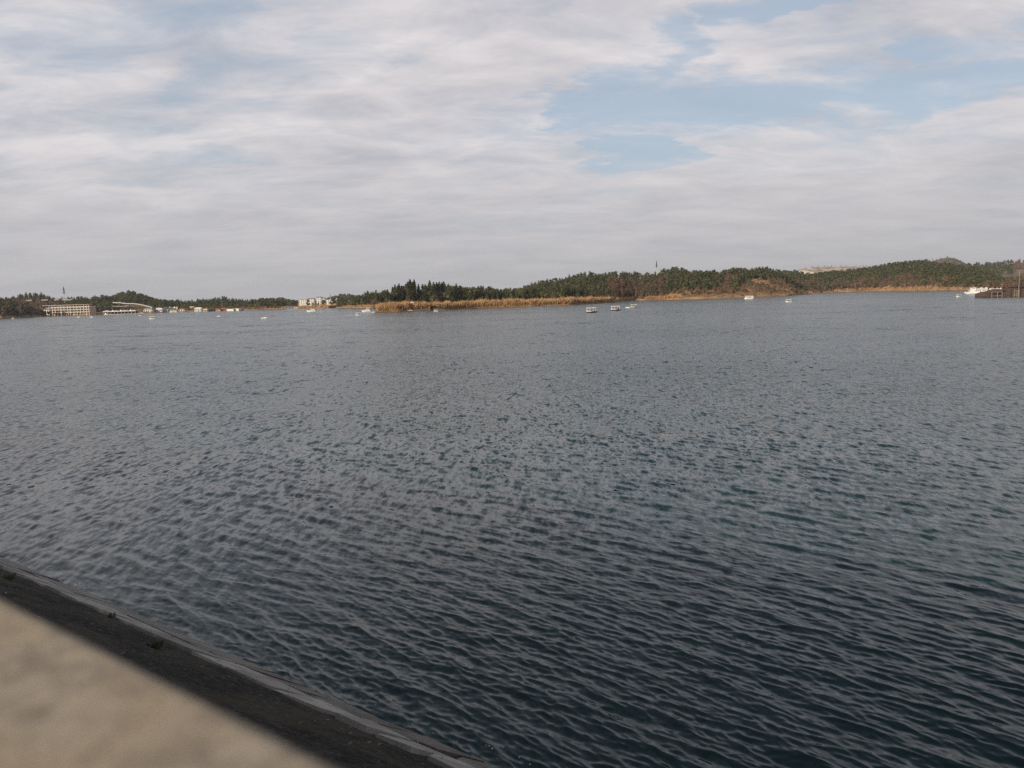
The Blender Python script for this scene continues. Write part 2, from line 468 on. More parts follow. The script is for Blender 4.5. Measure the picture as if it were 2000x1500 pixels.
# parapet, out of focus at the lower left
mP = bpy.data.materials.new('parapet_granite'); mP.use_nodes = True
T = NT(mP.node_tree); p = T.n['Principled BSDF']
pos = T.new('ShaderNodeNewGeometry').outputs['Position']
a1 = T.noise(pos, 38.0, 3, 0.6); a2 = T.noise(pos, 160.0, 5, 0.7); a3 = T.noise(pos, 9.0, 3, 0.5)
c = T.mix(T.ramp(a1, 0.34, 0.66), (0.21, 0.172, 0.132), (0.36, 0.30, 0.222))
c = T.mix(T.ramp(a3, 0.35, 0.65, 0.0, 0.5), c, (0.37, 0.29, 0.18))
c = T.mix(T.ramp(a2, 0.58, 0.72, 0.0, 0.6), c, (0.14, 0.12, 0.10))
T.l.new(c, p.inputs['Base Color']); p.inputs['Roughness'].default_value = 0.8
b = T.new('ShaderNodeBump'); b.inputs['Strength'].default_value = 0.4; b.inputs['Distance'].default_value = 0.004
T.l.new(a2, b.inputs['Height']); T.l.new(b.outputs[0], p.inputs['Normal'])
par = empty('parapet', dam(0, Q_PAR - .2, Z_CREST), label='sunlit tan stone parapet, blurred, at the lower left of the picture', cat='parapet')


def rounded(y0, y1, z0, z1, r, n=5):
    pts = []
    for (cy_, cz, a0) in ((y0 + r, z0 + r, 180), (y1 - r, z0 + r, 270), (y1 - r, z1 - r, 0), (y0 + r, z1 - r, 90)):
        for k in range(n + 1):
            t = R(a0 + 90 * k / n); pts.append((cy_ + r * math.cos(t), cz + r * math.sin(t)))
    return pts


o0 = par.location
for (s0, s1) in ((-6, 9.0), (9.012, 24), (24.012, 40), (40.012, 60), (60.012, 88)):
    prof = rounded(-.08, Q_PAR, TOP - .16, TOP, .018)
    cap = MB().loft([[dam(s, q, z) - o0 for (q, z) in prof] for s in (s0, s1)]); cap.build('coping_stone', mP, par)
MB().loft([[dam(s, q, z) - o0 for (q, z) in ((-.02, Z_CREST - .02), (Q_PAR - .06, Z_CREST - .3), (Q_PAR - .06, TOP - .16), (-.02, TOP - .16))] for s in (-6, 88)]).build('wall_body', mP, par)

# ------------------------------------------------------------------ lake
def wave_fields(L, n, seed, bands, wdir, peak):
    r_ = np.random.default_rng(seed)
    k1 = 2 * np.pi * np.fft.fftfreq(n, L / n)
    kx, ky = np.meshgrid(k1, k1, indexing='ij')
    k = np.hypot(kx, ky); k[0, 0] = 1e-6
    kp = 2 * np.pi / peak
    ct = (kx * wdir[0] + ky * wdir[1]) / k
    spread = np.maximum(ct, 0) ** 14.0 + 0.035 * np.abs(ct) ** 2
    spec = k ** -3.15 * np.exp(-1.1 * (kp / k) ** 2) * spread * np.exp(-(k / 60.0) ** 2)
    spec[0, 0] = 0
    h = np.sqrt(spec) * (r_.normal(size=k.shape) + 1j * r_.normal(size=k.shape))
    tot = np.fft.ifft2(h).real; h *= 1.0 / tot.std()
    res = []
    for (l0, l1) in bands:
        kl, kh = 2 * np.pi / l1, 2 * np.pi / l0
        mk = np.clip((k - kl * .85) / (kl * .3), 0, 1) * np.clip((kh * 1.15 - k) / (kh * .3), 0, 1)
        hb = h * mk
        res.append((np.fft.ifft2(hb).real, np.fft.ifft2(-1j * kx / k * hb).real, np.fft.ifft2(-1j * ky / k * hb).real))
    return res


def sample(a, x, y, L):
    n = a.shape[0]
    x = (x / L * n) % n; y = (y / L * n) % n
    xi, yi = x.astype(int), y.astype(int); fx, fy = x - xi, y - yi
    x1, y1 = (xi + 1) % n, (yi + 1) % n
    xi %= n; yi %= n
    return a[xi, yi] * (1 - fx) * (1 - fy) + a[x1, yi] * fx * (1 - fy) + a[xi, y1] * (1 - fx) * fy + a[x1, y1] * fx * fy


th = np.linspace(R(-46), R(46), 880)
rr = np.concatenate([8.6 * np.exp(np.arange(0, math.log(45 / 8.6), .0025)), 45 * np.exp(np.arange(0, math.log(150 / 45), .0048)), 150 * np.exp(np.arange(0, math.log(1500 / 150), .010))])
TH, RR = np.meshgrid(th, rr)
X, Y = RR * np.sin(TH), RR * np.cos(TH)
wd = np.array([-NRM.x, -NRM.y]); ca, sa = math.cos(R(-10)), math.sin(R(-10))
wd = np.array([wd[0] * ca - wd[1] * sa, wd[0] * sa + wd[1] * ca])
BANDS = ((0.10, 0.6), (0.6, 1.6), (1.6, 14.0))
step = np.maximum(np.gradient(rr)[:, None] + 0 * RR, RR * (th[1] - th[0]))
Hh = np.zeros_like(X); DX = np.zeros_like(X); DY = np.zeros_like(X)
gust = 0.82 + 0.36 * vnoise(X, Y * .5, 22.0, 5) 
AMP, CHOP = 0.0125, -0.95
for (L, seed, wgt) in ((31.0, 4, .72), (53.0, 8, 1.08)):
    fl = wave_fields(L, 1280, seed, BANDS, wd, (0.72, 1.7)[seed == 8])
    for (h_, x_, y_), (l0, l1) in zip(fl, BANDS):
        lam = math.sqrt(l0 * min(l1, 4.0))
        fade = np.clip((lam / step - 2.5) / 3.0, 0, 1)
        k_ = fade * AMP * wgt * gust
        Hh += k_ * sample(h_, X, Y, L); DX += k_ * sample(x_, X, Y, L); DY += k_ * sample(y_, X, Y, L)
X2, Y2 = X + CHOP * DX, Y + CHOP * DY
nr, nc = X.shape
idx = np.arange(nr * nc).reshape(nr, nc)
fq = np.stack([idx[:-1, :-1], idx[:-1, 1:], idx[1:, 1:], idx[1:, :-1]], -1).reshape(-1, 4)
mW = bpy.data.materials.new('lake_water'); mW.use_nodes = True
T = NT(mW.node_tree); p = T.n['Principled BSDF']
ge = T.new('ShaderNodeNewGeometry')
mp = T.new('ShaderNodeMapping'); T.l.new(ge.outputs['Position'], mp.inputs[0])
mp.inputs['Rotation'].default_value = (0, 0, -math.atan2(wd[1], wd[0])); mp.inputs['Scale'].default_value = (1.0, 0.33, 0.0)
wp = mp.outputs[0]
lod = T.new('ShaderNodeAttribute', attribute_name='lod'); l3 = T.sep(lod.outputs['Vector'])
gst = T.noise(T.v('MULTIPLY', ge.outputs['Position'], (0.5, 1.0, 0.0)), 0.018, 4.0, 0.6)
amp = T.ramp(gst, 0.32, 0.68, 0.65, 1.2)
mp2 = T.new('ShaderNodeMapping'); T.l.new(ge.outputs['Position'], mp2.inputs[0])      # wave groups and gusts drawn out along the wind
mp2.inputs['Rotation'].default_value = (0, 0, -math.atan2(wd[1], wd[0])); mp2.inputs['Scale'].default_value = (1.0, 1.5, 0.0)
wg = mp2.outputs[0]
rng_ = l3[2]
tot = None
for (lam, k, vec, off) in ((0.10, 0.18, wp, 0.0), (0.25, 0.85, wp, 11.0), (0.5, 0.72, wp, 23.0), (1.1, 0.58, wg, 37.0), (2.6, 0.60, wg, 51.0), (6.5, 0.62, wg, 67.0), (17.0, 0.60, wg, 83.0)):
    nz = T.noise(T.v('ADD', vec, (off, off * 1.7, 0.0)), 1.0 / lam, 2.0, 0.6, 0.0, out=1)
    s_ = T.v('SUBTRACT', nz, (0.5, 0.5, 0.5))
    kk = T.m('MULTIPLY', amp, k)
    if lam > 0.2:
        r_l = math.sqrt(lam * 3150.0)
        kk = T.m('MULTIPLY', kk, T.ramp(rng_, r_l * .55, r_l * 1.25))
    s_ = T.v('SCALE', s_, scale=kk)
    tot = s_ if tot is None else T.v('ADD', tot, s_)
tot = T.v('MULTIPLY', tot, (1.0, 1.0, 0.0))
nn = T.v('NORMALIZE', T.v('ADD', ge.outputs['Normal'], tot))
T.l.new(nn, p.inputs['Normal'])
p.inputs['Base Color'].default_value = (0.0035, 0.0225, 0.0220, 1)
T.put(p.inputs['Roughness'], T.m('ADD', 0.04, T.m('MULTIPLY', l3[1], 0.13)))
p.inputs['IOR'].default_value = 1.33
me = np_mesh('lake', np.stack([X2, Y2, Hh], -1).reshape(-1, 3), fq[:, ::-1], mW, True)
at_ = me.attributes.new('lod', 'FLOAT_VECTOR', 'POINT')
lods = [1 - np.clip((math.sqrt(l0 * min(l1, 4.0)) / step - 2.5) / 3.0, 0, 1) for (l0, l1) in BANDS]
lods[2] = RR          # range from the dam, metres: how coarse a ripple the mesh here can hold
at_.data.foreach_set('vector', np.stack(lods, -1).astype(np.float32).ravel())
lake = link('lake', me); tag(lake, 'wind rippled grey blue lake', kind='structure')

# broken water along the slab edge: foam, plus sparkle painted as pale flecks
fl = MB(); qf = random.Random(4)
for _ in range(130):
    c0 = dam(qf.uniform(-1, 30), Q_WATER + abs(qf.gauss(0, .45)) - .1, qf.uniform(.02, .06)); r_ = qf.uniform(.005, .017)
    a = qf.uniform(0, 6.28)
    fl.add([(c0.x + math.cos(a + k * 1.2566) * r_ * (1.6 if k % 2 else .8), c0.y + math.sin(a + k * 1.2566) * r_, c0.z + .01 * (k % 2)) for k in range(5)], [(0, 1, 2, 3, 4)])
M['fleck'] = mat('foam_fleck', (0.45, 0.46, 0.47), 0.6, 0.1)
tag(fl.build('foam_flecks', 'fleck'), 'scattered flecks of foam and painted sparkle where small waves meet the slabs', 'foam', kind='stuff')
# ------------------------------------------------------------------ tree templates (height 1, base at the origin)
def shards(n, fn, seed, size, droop=0.3, thin=0.6):
    q = random.Random(seed); V_, F_, N_ = [], [], []
    for i in range(n):
        c, outw = fn(q)
        c = Vector(c); sz = size * q.uniform(.6, 1.4)
        # a spray of leaves faces out of the crown and a little up
        nn = (Vector((c.x, c.y, (c.z - .42) * .7)).normalized() + Vector((q.gauss(0, .5), q.gauss(0, .5), q.gauss(0, .4) + .2))).normalized()
        up = Vector((q.gauss(0, 1), q.gauss(0, 1), q.gauss(0, 1) - droop * 3)) if thin > .3 else Vector((outw[0], outw[1], outw[2] + q.gauss(0, .3)))
        d = (up - nn * up.dot(nn)).normalized(); sd_ = nn.cross(d)
        o = len(V_)
        V_ += [c - d * sz * .5 + sd_ * sz * thin * .5, c - d * sz * .5 - sd_ * sz * thin * .5, c + d * sz * .7]
        F_.append((o, o + 1, o + 2)); N_ += [tuple(nn)] * 3
    return np.array([tuple(v) for v in V_], np.float32), np.array(F_, np.int32), np.array(N_, np.float32)


def conifer_t(seed, n, size, wid=.17):
    q0 = random.Random(seed)
    lobes = [(q0.uniform(0, 6.28), q0.uniform(.12, .9), q0.uniform(.7, 1.15)) for _ in range(16)]
    lean = (q0.uniform(-.04, .04), q0.uniform(-.04, .04))
    def fn(q):
        a, t0, k = q.choice(lobes)
        t = min(1, max(.08, t0 + q.gauss(0, .10))); a += q.gauss(0, .55)
        rmax = wid * k * (1 - t) ** .62 * (1.0 if t > .22 else .55 + t * 2)
        r_ = rmax * q.uniform(.45, 1.0)
        return (math.cos(a) * r_ + lean[0] * t, math.sin(a) * r_ + lean[1] * t, t * .97), (math.cos(a), math.sin(a), .25)
    return shards(n, fn, seed, size, .15)


def pine_t(seed, n, size):
    q0 = random.Random(seed)
    cl = []
    for _ in range(13):
        t = q0.uniform(.30, .93); a = q0.uniform(0, 6.28); r_ = .30 * math.sin(min(1, (1.04 - t) / .55) * 1.57) * q0.uniform(.4, 1)
        cl.append((math.cos(a) * r_, math.sin(a) * r_, t, q0.uniform(.09, .15)))
    def fn(q):
        x, y, z, r_ = q.choice(cl)
        d = Vector((q.gauss(0, 1), q.gauss(0, 1), q.gauss(0, .8))).normalized()
        p_ = Vector((x, y, z)) + d * r_ * q.uniform(.6, 1)
        return p_, d
    return shards(n, fn, seed, size, 0.0)


def bare_t(seed, n, size, low=.12):
    q0 = random.Random(seed)
    tips = []
    for _ in range(22):
        a = q0.uniform(0, 6.28); t = q0.uniform(.35, 1.0); r_ = .36 * math.sin(min(1, (1.06 - t) / .6) * 1.57) * q0.uniform(.3, 1)
        tips.append(Vector((math.cos(a) * r_, math.sin(a) * r_, t)))
    def fn(q):
        tp = q.choice(tips); k = q.uniform(.35, 1)
        p_ = Vector((0, 0, low)).lerp(tp, k) + Vector((q.gauss(0, .05), q.gauss(0, .05), q.gauss(0, .05)))
        p_.z = max(.05, p_.z)
        return p_, (tp.x * 1.3, tp.y * 1.3, .8)
    return shards(n, fn, seed, size, -.2, thin=.17)


def bush_t(seed, n, size):
    def fn(q):
        d = Vector((q.gauss(0, 1), q.gauss(0, 1), abs(q.gauss(0, 1)))).normalized()
        k = .75 + .25 * math.sin(d.x * 5 + seed) * math.cos(d.y * 4)
        r_ = k * q.uniform(.75, 1)
        return Vector((d.x * .6 * r_, d.y * .6 * r_, .08 + d.z * .85 * r_)), d
    return shards(n, fn, seed, size, -.2, thin=.45)


def trunk_t(hh, r0, branches=0, seed=0):
    mb = MB(); q = random.Random(seed)
    mb.loft([[(r0 * k * math.cos(t * 1.0472) + .01 * z, r0 * k * math.sin(t * 1.0472), z) for t in range(6)] for z, k in ((-.06, 1.3), (.12, 1), (hh * .6, .7), (hh, .15))])
    for _ in range(branches):
        a = q.uniform(0, 6.28); z = q.uniform(.2, .55); t = q.uniform(.2, .36)
        mb.tube((0, 0, z), (math.cos(a) * t * .8, math.sin(a) * t * .8, z + q.uniform(.2, .4)), r0 * .5, r0 * .1, 4)
    return mb


KIND = {'conifer': dict(near=[conifer_t(i, 620, .075, .22 + .05 * (i % 3)) for i in range(5)], far=[conifer_t(40 + i, 85, .18, .24) for i in range(4)]),
        'pine': dict(near=[pine_t(i, 640, .085) for i in range(4)], far=[pine_t(50 + i, 85, .20) for i in range(4)]),
        'twig': dict(near=[bare_t(i, 950, .16) for i in range(4)], far=[bare_t(60 + i, 140, .30) for i in range(4)]),
        'ochre': dict(near=[bush_t(i, 520, .15) for i in range(3)], far=[bush_t(70 + i, 70, .34) for i in range(3)])}
for k_, dct in KIND.items():
    dct['mesh'] = [np_mesh(k_ + '_crown', v_, f_, k_) for (v_, f_, n_) in dct['near']]
    hh = {'conifer': .9, 'pine': .85, 'twig': .8, 'ochre': .5}[k_]
    dct['trunk'] = []
    for i in range(2):
        mb = trunk_t(hh, .016 if k_ != 'twig' else .014, 7 if k_ in ('twig', 'pine') else 2, i)
        tm = bpy.data.meshes.new(k_ + '_trunk'); tm.from_pydata(mb.v, [], mb.f); tm.update(); tm.materials.append(M['bark']); dct['trunk'].append(tm)
TREES = []          # (kind, x, y, z, h, place)


# ------------------------------------------------------------------ hills
class Hill:
    """shore: (px, py at the waterline) or distance in metres; top: (px, row of the tree tops); depth: shore to ridge in metres"""
    def __init__(s, name, label, shore, top, depth, th_, place, material='earth', noise=2.0, power=.85, dshore=None, back=.8, bank=.7):
        s.place = place; s.th = th_
        px0, px1 = top[0][0], top[-1][0]
        s.px0, s.px1 = px0, px1
        tx, ty = zip(*top)
        if dshore is None:
            sx = [q[0] for q in shore]; sdv = [dist_of(*q) for q in shore]
        else:
            sx, sdv = zip(*dshore)
        s.ds = lambda x: float(np.interp(x, sx, sdv))
        dp = depth if isinstance(depth, (list, tuple)) else [(px0, depth)]
        s.dp = lambda x: float(np.interp(x, *zip(*dp)))
        s.ty = lambda x: float(np.interp(x, tx, ty))
        s.power, s.noise, s.bank = power, noise, bank
        n = max(12, int((px1 - px0) / 3.0)); rows = [-.06, -.015, .0, .012, .03, .07, .13, .2, .28, .37, .46, .55, .64, .73, .82, .9, .96, 1.0, 1.06, 1.15, 1.3, 1.6 + back]
        V_ = []
        for b_ in rows:
            for i in range(n + 1):
                V_.append(s.pt(px0 + (px1 - px0) * i / n, b_))
        V_ = np.array(V_); m_ = len(rows)
        ix = np.arange(m_ * (n + 1)).reshape(m_, n + 1)
        f_ = np.stack([ix[:-1, :-1], ix[:-1, 1:], ix[1:, 1:], ix[1:, :-1]], -1).reshape(-1, 4)
        s.obj = link(name, np_mesh(name, V_, f_, material, True))
        tag(s.obj, label, kind='structure')

    def pt(s, px, b_):
        d0, dp = s.ds(px), s.dp(px)
        d = d0 + dp * b_
        zr = max(1.0, at(px, s.ty(px), d0 + dp).z - s.th * .92)
        r_ = ray(px, hor(px)); k = d / math.hypot(r_.x, r_.y)
        x, y = r_.x * k, r_.y * k
        if b_ <= 0: z = -3.4 * min(1, -b_ / .04) + (.0 if b_ < 0 else s.bank * .5)
        elif b_ <= 1: z = s.bank + (zr - s.bank) * max(0, b_) ** s.power
        else: z = zr - (b_ - 1) * zr * .55 - (4.0 if b_ > 1.5 else 0)
        if .05 < b_ < .97:
            z += s.noise * math.sin(math.pi * b_) * (float(vnoise(np.array([x]), np.array([y]), 23.0, 21)[0]) - .5) * 2
        return (x, y, z)

    def scatter(s, spacing, choose, b0=.04, b1=1.03, seed=0, hmul=1.0, px0=None, px1=None):
        q = random.Random(seed)
        x = (px0 or s.px0)
        while x < (px1 or s.px1):
            d_mid = s.ds(x) + s.dp(x) * .5
            dxp = spacing * F / d_mid
            nb = max(1, int((b1 - b0) * s.dp(x) / spacing))
            for j in range(nb):
                b_ = b0 + (b1 - b0) * (j + q.random()) / nb
                xx = x + q.uniform(-.5, .5) * dxp
                k = choose(xx, b_, q)
                if not k: continue
                kind, h = k
                p_ = s.pt(xx, b_)
                TREES.append((kind, p_[0], p_[1], p_[2], h * hmul, s.place, xx, b_))
            x += dxp


def nz2(px, b_, sc_=22.0, seed=33):
    return float(vnoise(np.array([px]), np.array([b_ * 60.0]), sc_, seed)[0])


# the peninsula: its far flank, then its reed-fringed front
A0 = Hill('shore_ground', 'wooded flank of the peninsula behind the moored yacht', [(655, 601.5), (700, 601.5), (760, 601)],
          [(655, 597), (665, 588), (680, 584), (700, 576), (720, 571), (740, 568), (760, 566)], 55, 10, 'on the far flank of the peninsula', noise=.6)
A0.scatter(3.6, lambda x, b_, q: (('conifer', q.uniform(7.5, 11.5)) if q.random() < .75 else ('twig', q.uniform(3, 6))) if b_ > .12 else ('twig', q.uniform(2.5, 4.5)), seed=1, px0=664)
sA = [(736, 502), (777, 502), (830, 512), (860, 517), (927, 536), (980, 541), (1035, 549), (1110, 565), (1160, 592), (1180, 612), (1200, 640)]
A1 = Hill('peninsula', 'long low peninsula reaching into the lake from the right', None,
          [(736, 600), (742, 584), (752, 572), (765, 565), (785, 557), (802, 552), (815, 554), (830, 557), (850, 553), (862, 558), (900, 556), (930, 558), (960, 561), (1000, 564), (1020, 563), (1060, 560), (1100, 556), (1130, 552), (1160, 556), (1185, 572), (1200, 586)],
          [(736, 26), (760, 48), (850, 60), (950, 70), (1100, 90), (1150, 70), (1200, 14)], 11, 'on the peninsula', noise=.8, power=.95, dshore=sA)


def chooseA(x, b_, q):
    if 1030 < x < 1090 and .12 < b_ < .5 and q.random() < .75: return ('ochre', q.uniform(1.2, 2.2)) if q.random() < .6 else None
    if x > 1140: return ('twig', q.uniform(4, 7)) if q.random() < .6 else ('conifer', q.uniform(6, 10))
    if 808 < x < 826 and b_ < .9: return ('ochre', q.uniform(2, 4)) if q.random() < .6 else ('pine', q.uniform(4, 6))
    if b_ < .22: return ('twig', q.uniform(2.5, 4.5)) if q.random() < .65 else (('ochre', q.uniform(1.5, 3)) if q.random() < .5 else None)
    if 845 < x < 865 and b_ < .7: return ('twig', q.uniform(6, 9))
    if q.random() < .12: return ('twig', q.uniform(5, 8))
    if 772 < x < 872 and b_ > .35: return ('conifer', q.uniform(9.5, 13.5))
    return ('conifer' if q.random() < .72 else 'pine', q.uniform(8.5, 12.5) * (1.0 if x < 900 else .9))


A1.scatter(4.0, chooseA, b0=.1, seed=2)
B = Hill('hill', 'wooded hill behind the peninsula', [(1015, 592), (1198, 589.5), (1240, 587.2), (1300, 585.5)],
         [(1005, 566), (1015, 562), (1040, 552), (1075, 545), (1105, 541), (1125, 535), (1145, 532), (1200, 531), (1240, 529), (1270, 532), (1300, 533)], 130, 8.5, 'on the hill behind the peninsula', noise=2.5)


def chooseB(x, b_, q):
    g_ = nz2(x, b_)
    if x > 1185 and b_ < .62: return ('twig', q.uniform(5.5, 8.5)) if q.random() < .85 else ('conifer', q.uniform(6, 9))
    if b_ < .08: return ('ochre', q.uniform(1.5, 3))
    if g_ > .62: return ('twig', q.uniform(5, 7.5))
    return ('conifer', q.uniform(6.5, 10)) if q.random() < .7 else ('pine', q.uniform(6, 9))


B.scatter(4.4, chooseB, b0=.03, seed=3)
C = Hill('hill', 'wooded hill with bare brown flank rising from the water', [(1235, 587.4), (1300, 585.5), (1400, 583), (1470, 580.5), (1540, 577.5), (1582, 574.5), (1604, 573.6)],
         [(1235, 556), (1270, 537), (1290, 528), (1310, 522), (1325, 521), (1350, 525), (1375, 528.5), (1400, 527.5), (1420, 525), (1445, 520), (1475, 518.5), (1500, 520), (1520, 526), (1540, 537), (1560, 550), (1580, 563), (1604, 573)],
         [(1235, 60), (1300, 130), (1500, 130), (1560, 70), (1604, 12)], 8, 'on the brown flanked hill', noise=3.5, power=.8)


def chooseC(x, b_, q):
    g_ = nz2(x, b_, 18.0)
    if x < 1300 and b_ < .55: return ('twig', q.uniform(5, 8)) if q.random() < .8 else ('conifer', q.uniform(6, 9))
    if b_ < .07: return ('ochre', q.uniform(1.0, 2.4)) if q.random() < .8 else None
    lim = .22 if x < 1430 else .22 + .55 * min(1, (x - 1430) / 60)
    if x > 1440 and b_ < lim and q.random() < .45: return None
    if b_ < lim + .25 * (g_ - .5): return (('ochre', q.uniform(2, 4)) if q.random() < .42 else ('twig', q.uniform(3, 5.5))) if q.random() < .9 else ('pine', q.uniform(4, 6))
    if g_ > .68: return ('twig', q.uniform(4, 6.5)) if q.random() < .7 else ('ochre', q.uniform(2.5, 4))
    return ('pine', q.uniform(5.5, 8.5)) if q.random() < .72 else ('conifer', q.uniform(6, 9))


C.scatter(4.3, chooseC, b0=.015, seed=4)
Dh = Hill('hill', 'broad green hill on the right shore', [(1500, 575), (1580, 572.8), (1650, 570.4), (1720, 568.6), (1800, 567.6), (1900, 566.6), (2000, 563.5)],
          [(1500, 530), (1540, 528), (1557, 528), (1580, 534), (1640, 528), (1700, 521), (1740, 513), (1790, 507), (1820, 509), (1860, 515), (1900, 521), (1930, 529), (1950, 540), (1965, 549), (2000, 560)],
          [(1500, 150), (1900, 170), (2000, 90)], 8.5, 'on the broad green hill', noise=4.5, power=.8)


def chooseD(x, b_, q):
    g_ = nz2(x, b_, 26.0, 35)
    if b_ < .05: return ('ochre', q.uniform(1.5, 3.4)) if q.random() < .75 else ('twig', q.uniform(3, 5))
    if x > 1860 and b_ < .5: return ('pine', q.uniform(6, 9)) if q.random() < .8 else ('twig', q.uniform(4, 7))
    if b_ < .36 + .6 * (g_ - .5): return ('twig', q.uniform(5, 8)) if q.random() < .72 else ('pine', q.uniform(6, 8))
    return ('pine', q.uniform(6, 9.5)) if q.random() < .95 else ('twig', q.uniform(4, 7))


Dh.scatter(5.2, chooseD, b0=.02, seed=5)
D2 = Hill('hill', 'low brushy shore behind the timber landing', [(1925, 567), (1960, 566), (2080, 562)], [(1925, 562), (1940, 552), (1960, 547), (1980, 543), (2000, 538), (2080, 530)], 60, 7, 'behind the timber landing', noise=1.0)
D2.scatter(3.4, lambda x, b_, q: ('twig', q.uniform(4, 8)) if q.random() < .7 else ('pine', q.uniform(5, 8)), seed=6)
# the left shore
L1 = Hill('hill', 'brown wooded hillside above the left shore', [(-90, 622.5), (0, 620), (98, 616.8), (200, 614.2), (300, 611.6), (340, 609.4)],
          [(-90, 577), (0, 578), (30, 580), (60, 580), (100, 581), (130, 578), (160, 579), (190, 583), (200, 580), (215, 580), (232, 586), (300, 593), (340, 596)], 120, 8, 'above the left shore', noise=2.0, power=1.5)


def chooseL1(x, b_, q):
    g_ = nz2(x, b_, 20.0, 36)
    if b_ < .20 and x > 80: return None
    if 180 < x < 222: return ('pine', q.uniform(7, 11))
    if x > 215: return None if q.random() < .35 else (('ochre', q.uniform(1.0, 2.2)) if q.random() < .75 else ('pine', q.uniform(1.5, 3)))
    if x > 150: return ('pine', q.uniform(6, 9)) if q.random() < .6 else ('twig', q.uniform(4, 7))
    if g_ > .72: return ('conifer', q.uniform(6, 9))
    return ('twig', q.uniform(4.5, 7.5)) if q.random() < .9 else ('ochre', q.uniform(2, 4))


L1.scatter(5.0, chooseL1, b0=.03, seed=7)
L0 = Hill('shore_ground', 'dark wooded point at the left edge of the picture', [(-90, 624.5), (0, 622), (50, 620), (99, 617.4)],
          [(-90, 577), (0, 580), (30, 588), (60, 589), (75, 596), (88, 605), (99, 614)], [(-90, 50), (60, 40), (99, 6)], 9, 'on the dark wooded point', noise=.5)
L0.scatter(4.2, lambda x, b_, q: ('twig', q.uniform(6, 9.5) * (1 if x < 65 else .7)) if q.random() < .62 else ('conifer', q.uniform(6, 9.5) * (1 if x < 65 else .7)), seed=8)
L2 = Hill('hill', 'small round wooded mound behind the left shore', None, [(18, 584), (28, 578), (40, 573.5), (52, 571), (65, 569.5), (80, 571.5), (95, 576), (112, 582), (124, 586)], 90, 8, 'on the small round mound', dshore=[(0, 1080)], bank=8)
L2.scatter(5.6, lambda x, b_, q: ('conifer', q.uniform(6, 9)) if q.random() < .75 else ('twig', q.uniform(4, 7)), seed=9, b0=.2)
L3 = Hill('hill', 'pointed wooded hill behind the left shore', None, [(200, 590), (212, 582), (235, 571.5), (250, 568), (257, 567), (270, 570.5), (290, 578), (310, 585), (345, 592)], 120, 8, 'on the pointed hill', dshore=[(0, 1060)], bank=6)
L3.scatter(5.2, lambda x, b_, q: ('pine', q.uniform(6, 9)) if q.random() < .8 else ('twig', q.uniform(4, 7)), seed=10, b0=.15)
L4 = Hill('hill', 'low wooded ridge behind the boat harbour', [(296, 611.4), (345, 609.2), (400, 607.6), (480, 605.2), (505, 604.4)],
          [(296, 586), (330, 586), (360, 588), (380, 586), (400, 584), (420, 581.5), (435, 579), (450, 583), (480, 586), (505, 589)], 120, 8, 'on the ridge behind the boat harbour', noise=1.0, power=1.4)
L4.scatter(5.0, lambda x, b_, q: None if b_ < .17 else ((('ochre', q.uniform(2, 4)) if q.random() < .5 else ('pine', q.uniform(4, 7))) if b_ < .55 else ('conifer', q.uniform(6.5, 9.5))), seed=11)
L5 = Hill('shore_ground', 'wooded knoll beside the far channel', [(476, 605.2), (552, 603)], [(476, 596), (490, 587), (510, 584), (535, 583.5), (546, 588), (552, 599)], 50, 8, 'on the knoll beside the far channel', noise=.5)
L5.scatter(4.6, lambda x, b_, q: (('ochre', q.uniform(2, 4)) if b_ < .15 or (x < 500 and b_ < .7) else ('pine', q.uniform(6.5, 9.5))), seed=12)
L6 = Hill('hill', 'far wooded hill beyond the channel', None, [(505, 590), (530, 583), (550, 581.5), (570, 586), (585, 590), (604, 595)], 140, 8, 'on the far hill beyond the channel', dshore=[(0, 1230)])
L6.scatter(6.0, lambda x, b_, q: ('pine', q.uniform(6, 9)), seed=13)
L7 = Hill('hill', 'dark rounded hill far behind the white apartments', None, [(630, 586), (645, 580.5), (655, 577.5), (665, 574), (675, 573), (690, 574.5), (700, 578), (720, 585), (740, 590)], 200, 9, 'on the far rounded hill', dshore=[(0, 1750)])
L7.scatter(8.0, lambda x, b_, q: ('pine', q.uniform(7, 10)), seed=14, b0=.2)
L8 = Hill('shore_ground', 'reedy flat in front of the white apartments', [(572, 603), (600, 602.4), (640, 601.6), (662, 600.6)], [(572, 599), (590, 598), (640, 597), (662, 597)], 110, 1, 'in front of the apartments', noise=.3)
for (x, b_, kd, h) in ((601, .25, 'pine', 9), (611, .2, 'twig', 7), (616, .25, 'conifer', 9), (630, .3, 'twig', 8), (633, .25, 'pine', 8), (652, .2, 'pine', 9), (649, .25, 'pine', 8), (621, .3, 'twig', 6)):
    p_ = L8.pt(x, b_); TREES.append((kd, *p_, h, 'in front of the white apartments', x, b_))
for (x, b_, kd, h) in ((671, .1, 'pine', 8), (676, .2, 'pine', 7), (686, .12, 'pine', 9), (692, .1, 'pine', 9), (697, .15, 'conifer', 8)):
    p_ = A0.pt(x, b_); TREES.append((kd, *p_, h, 'on the far flank of the peninsula', x, b_))
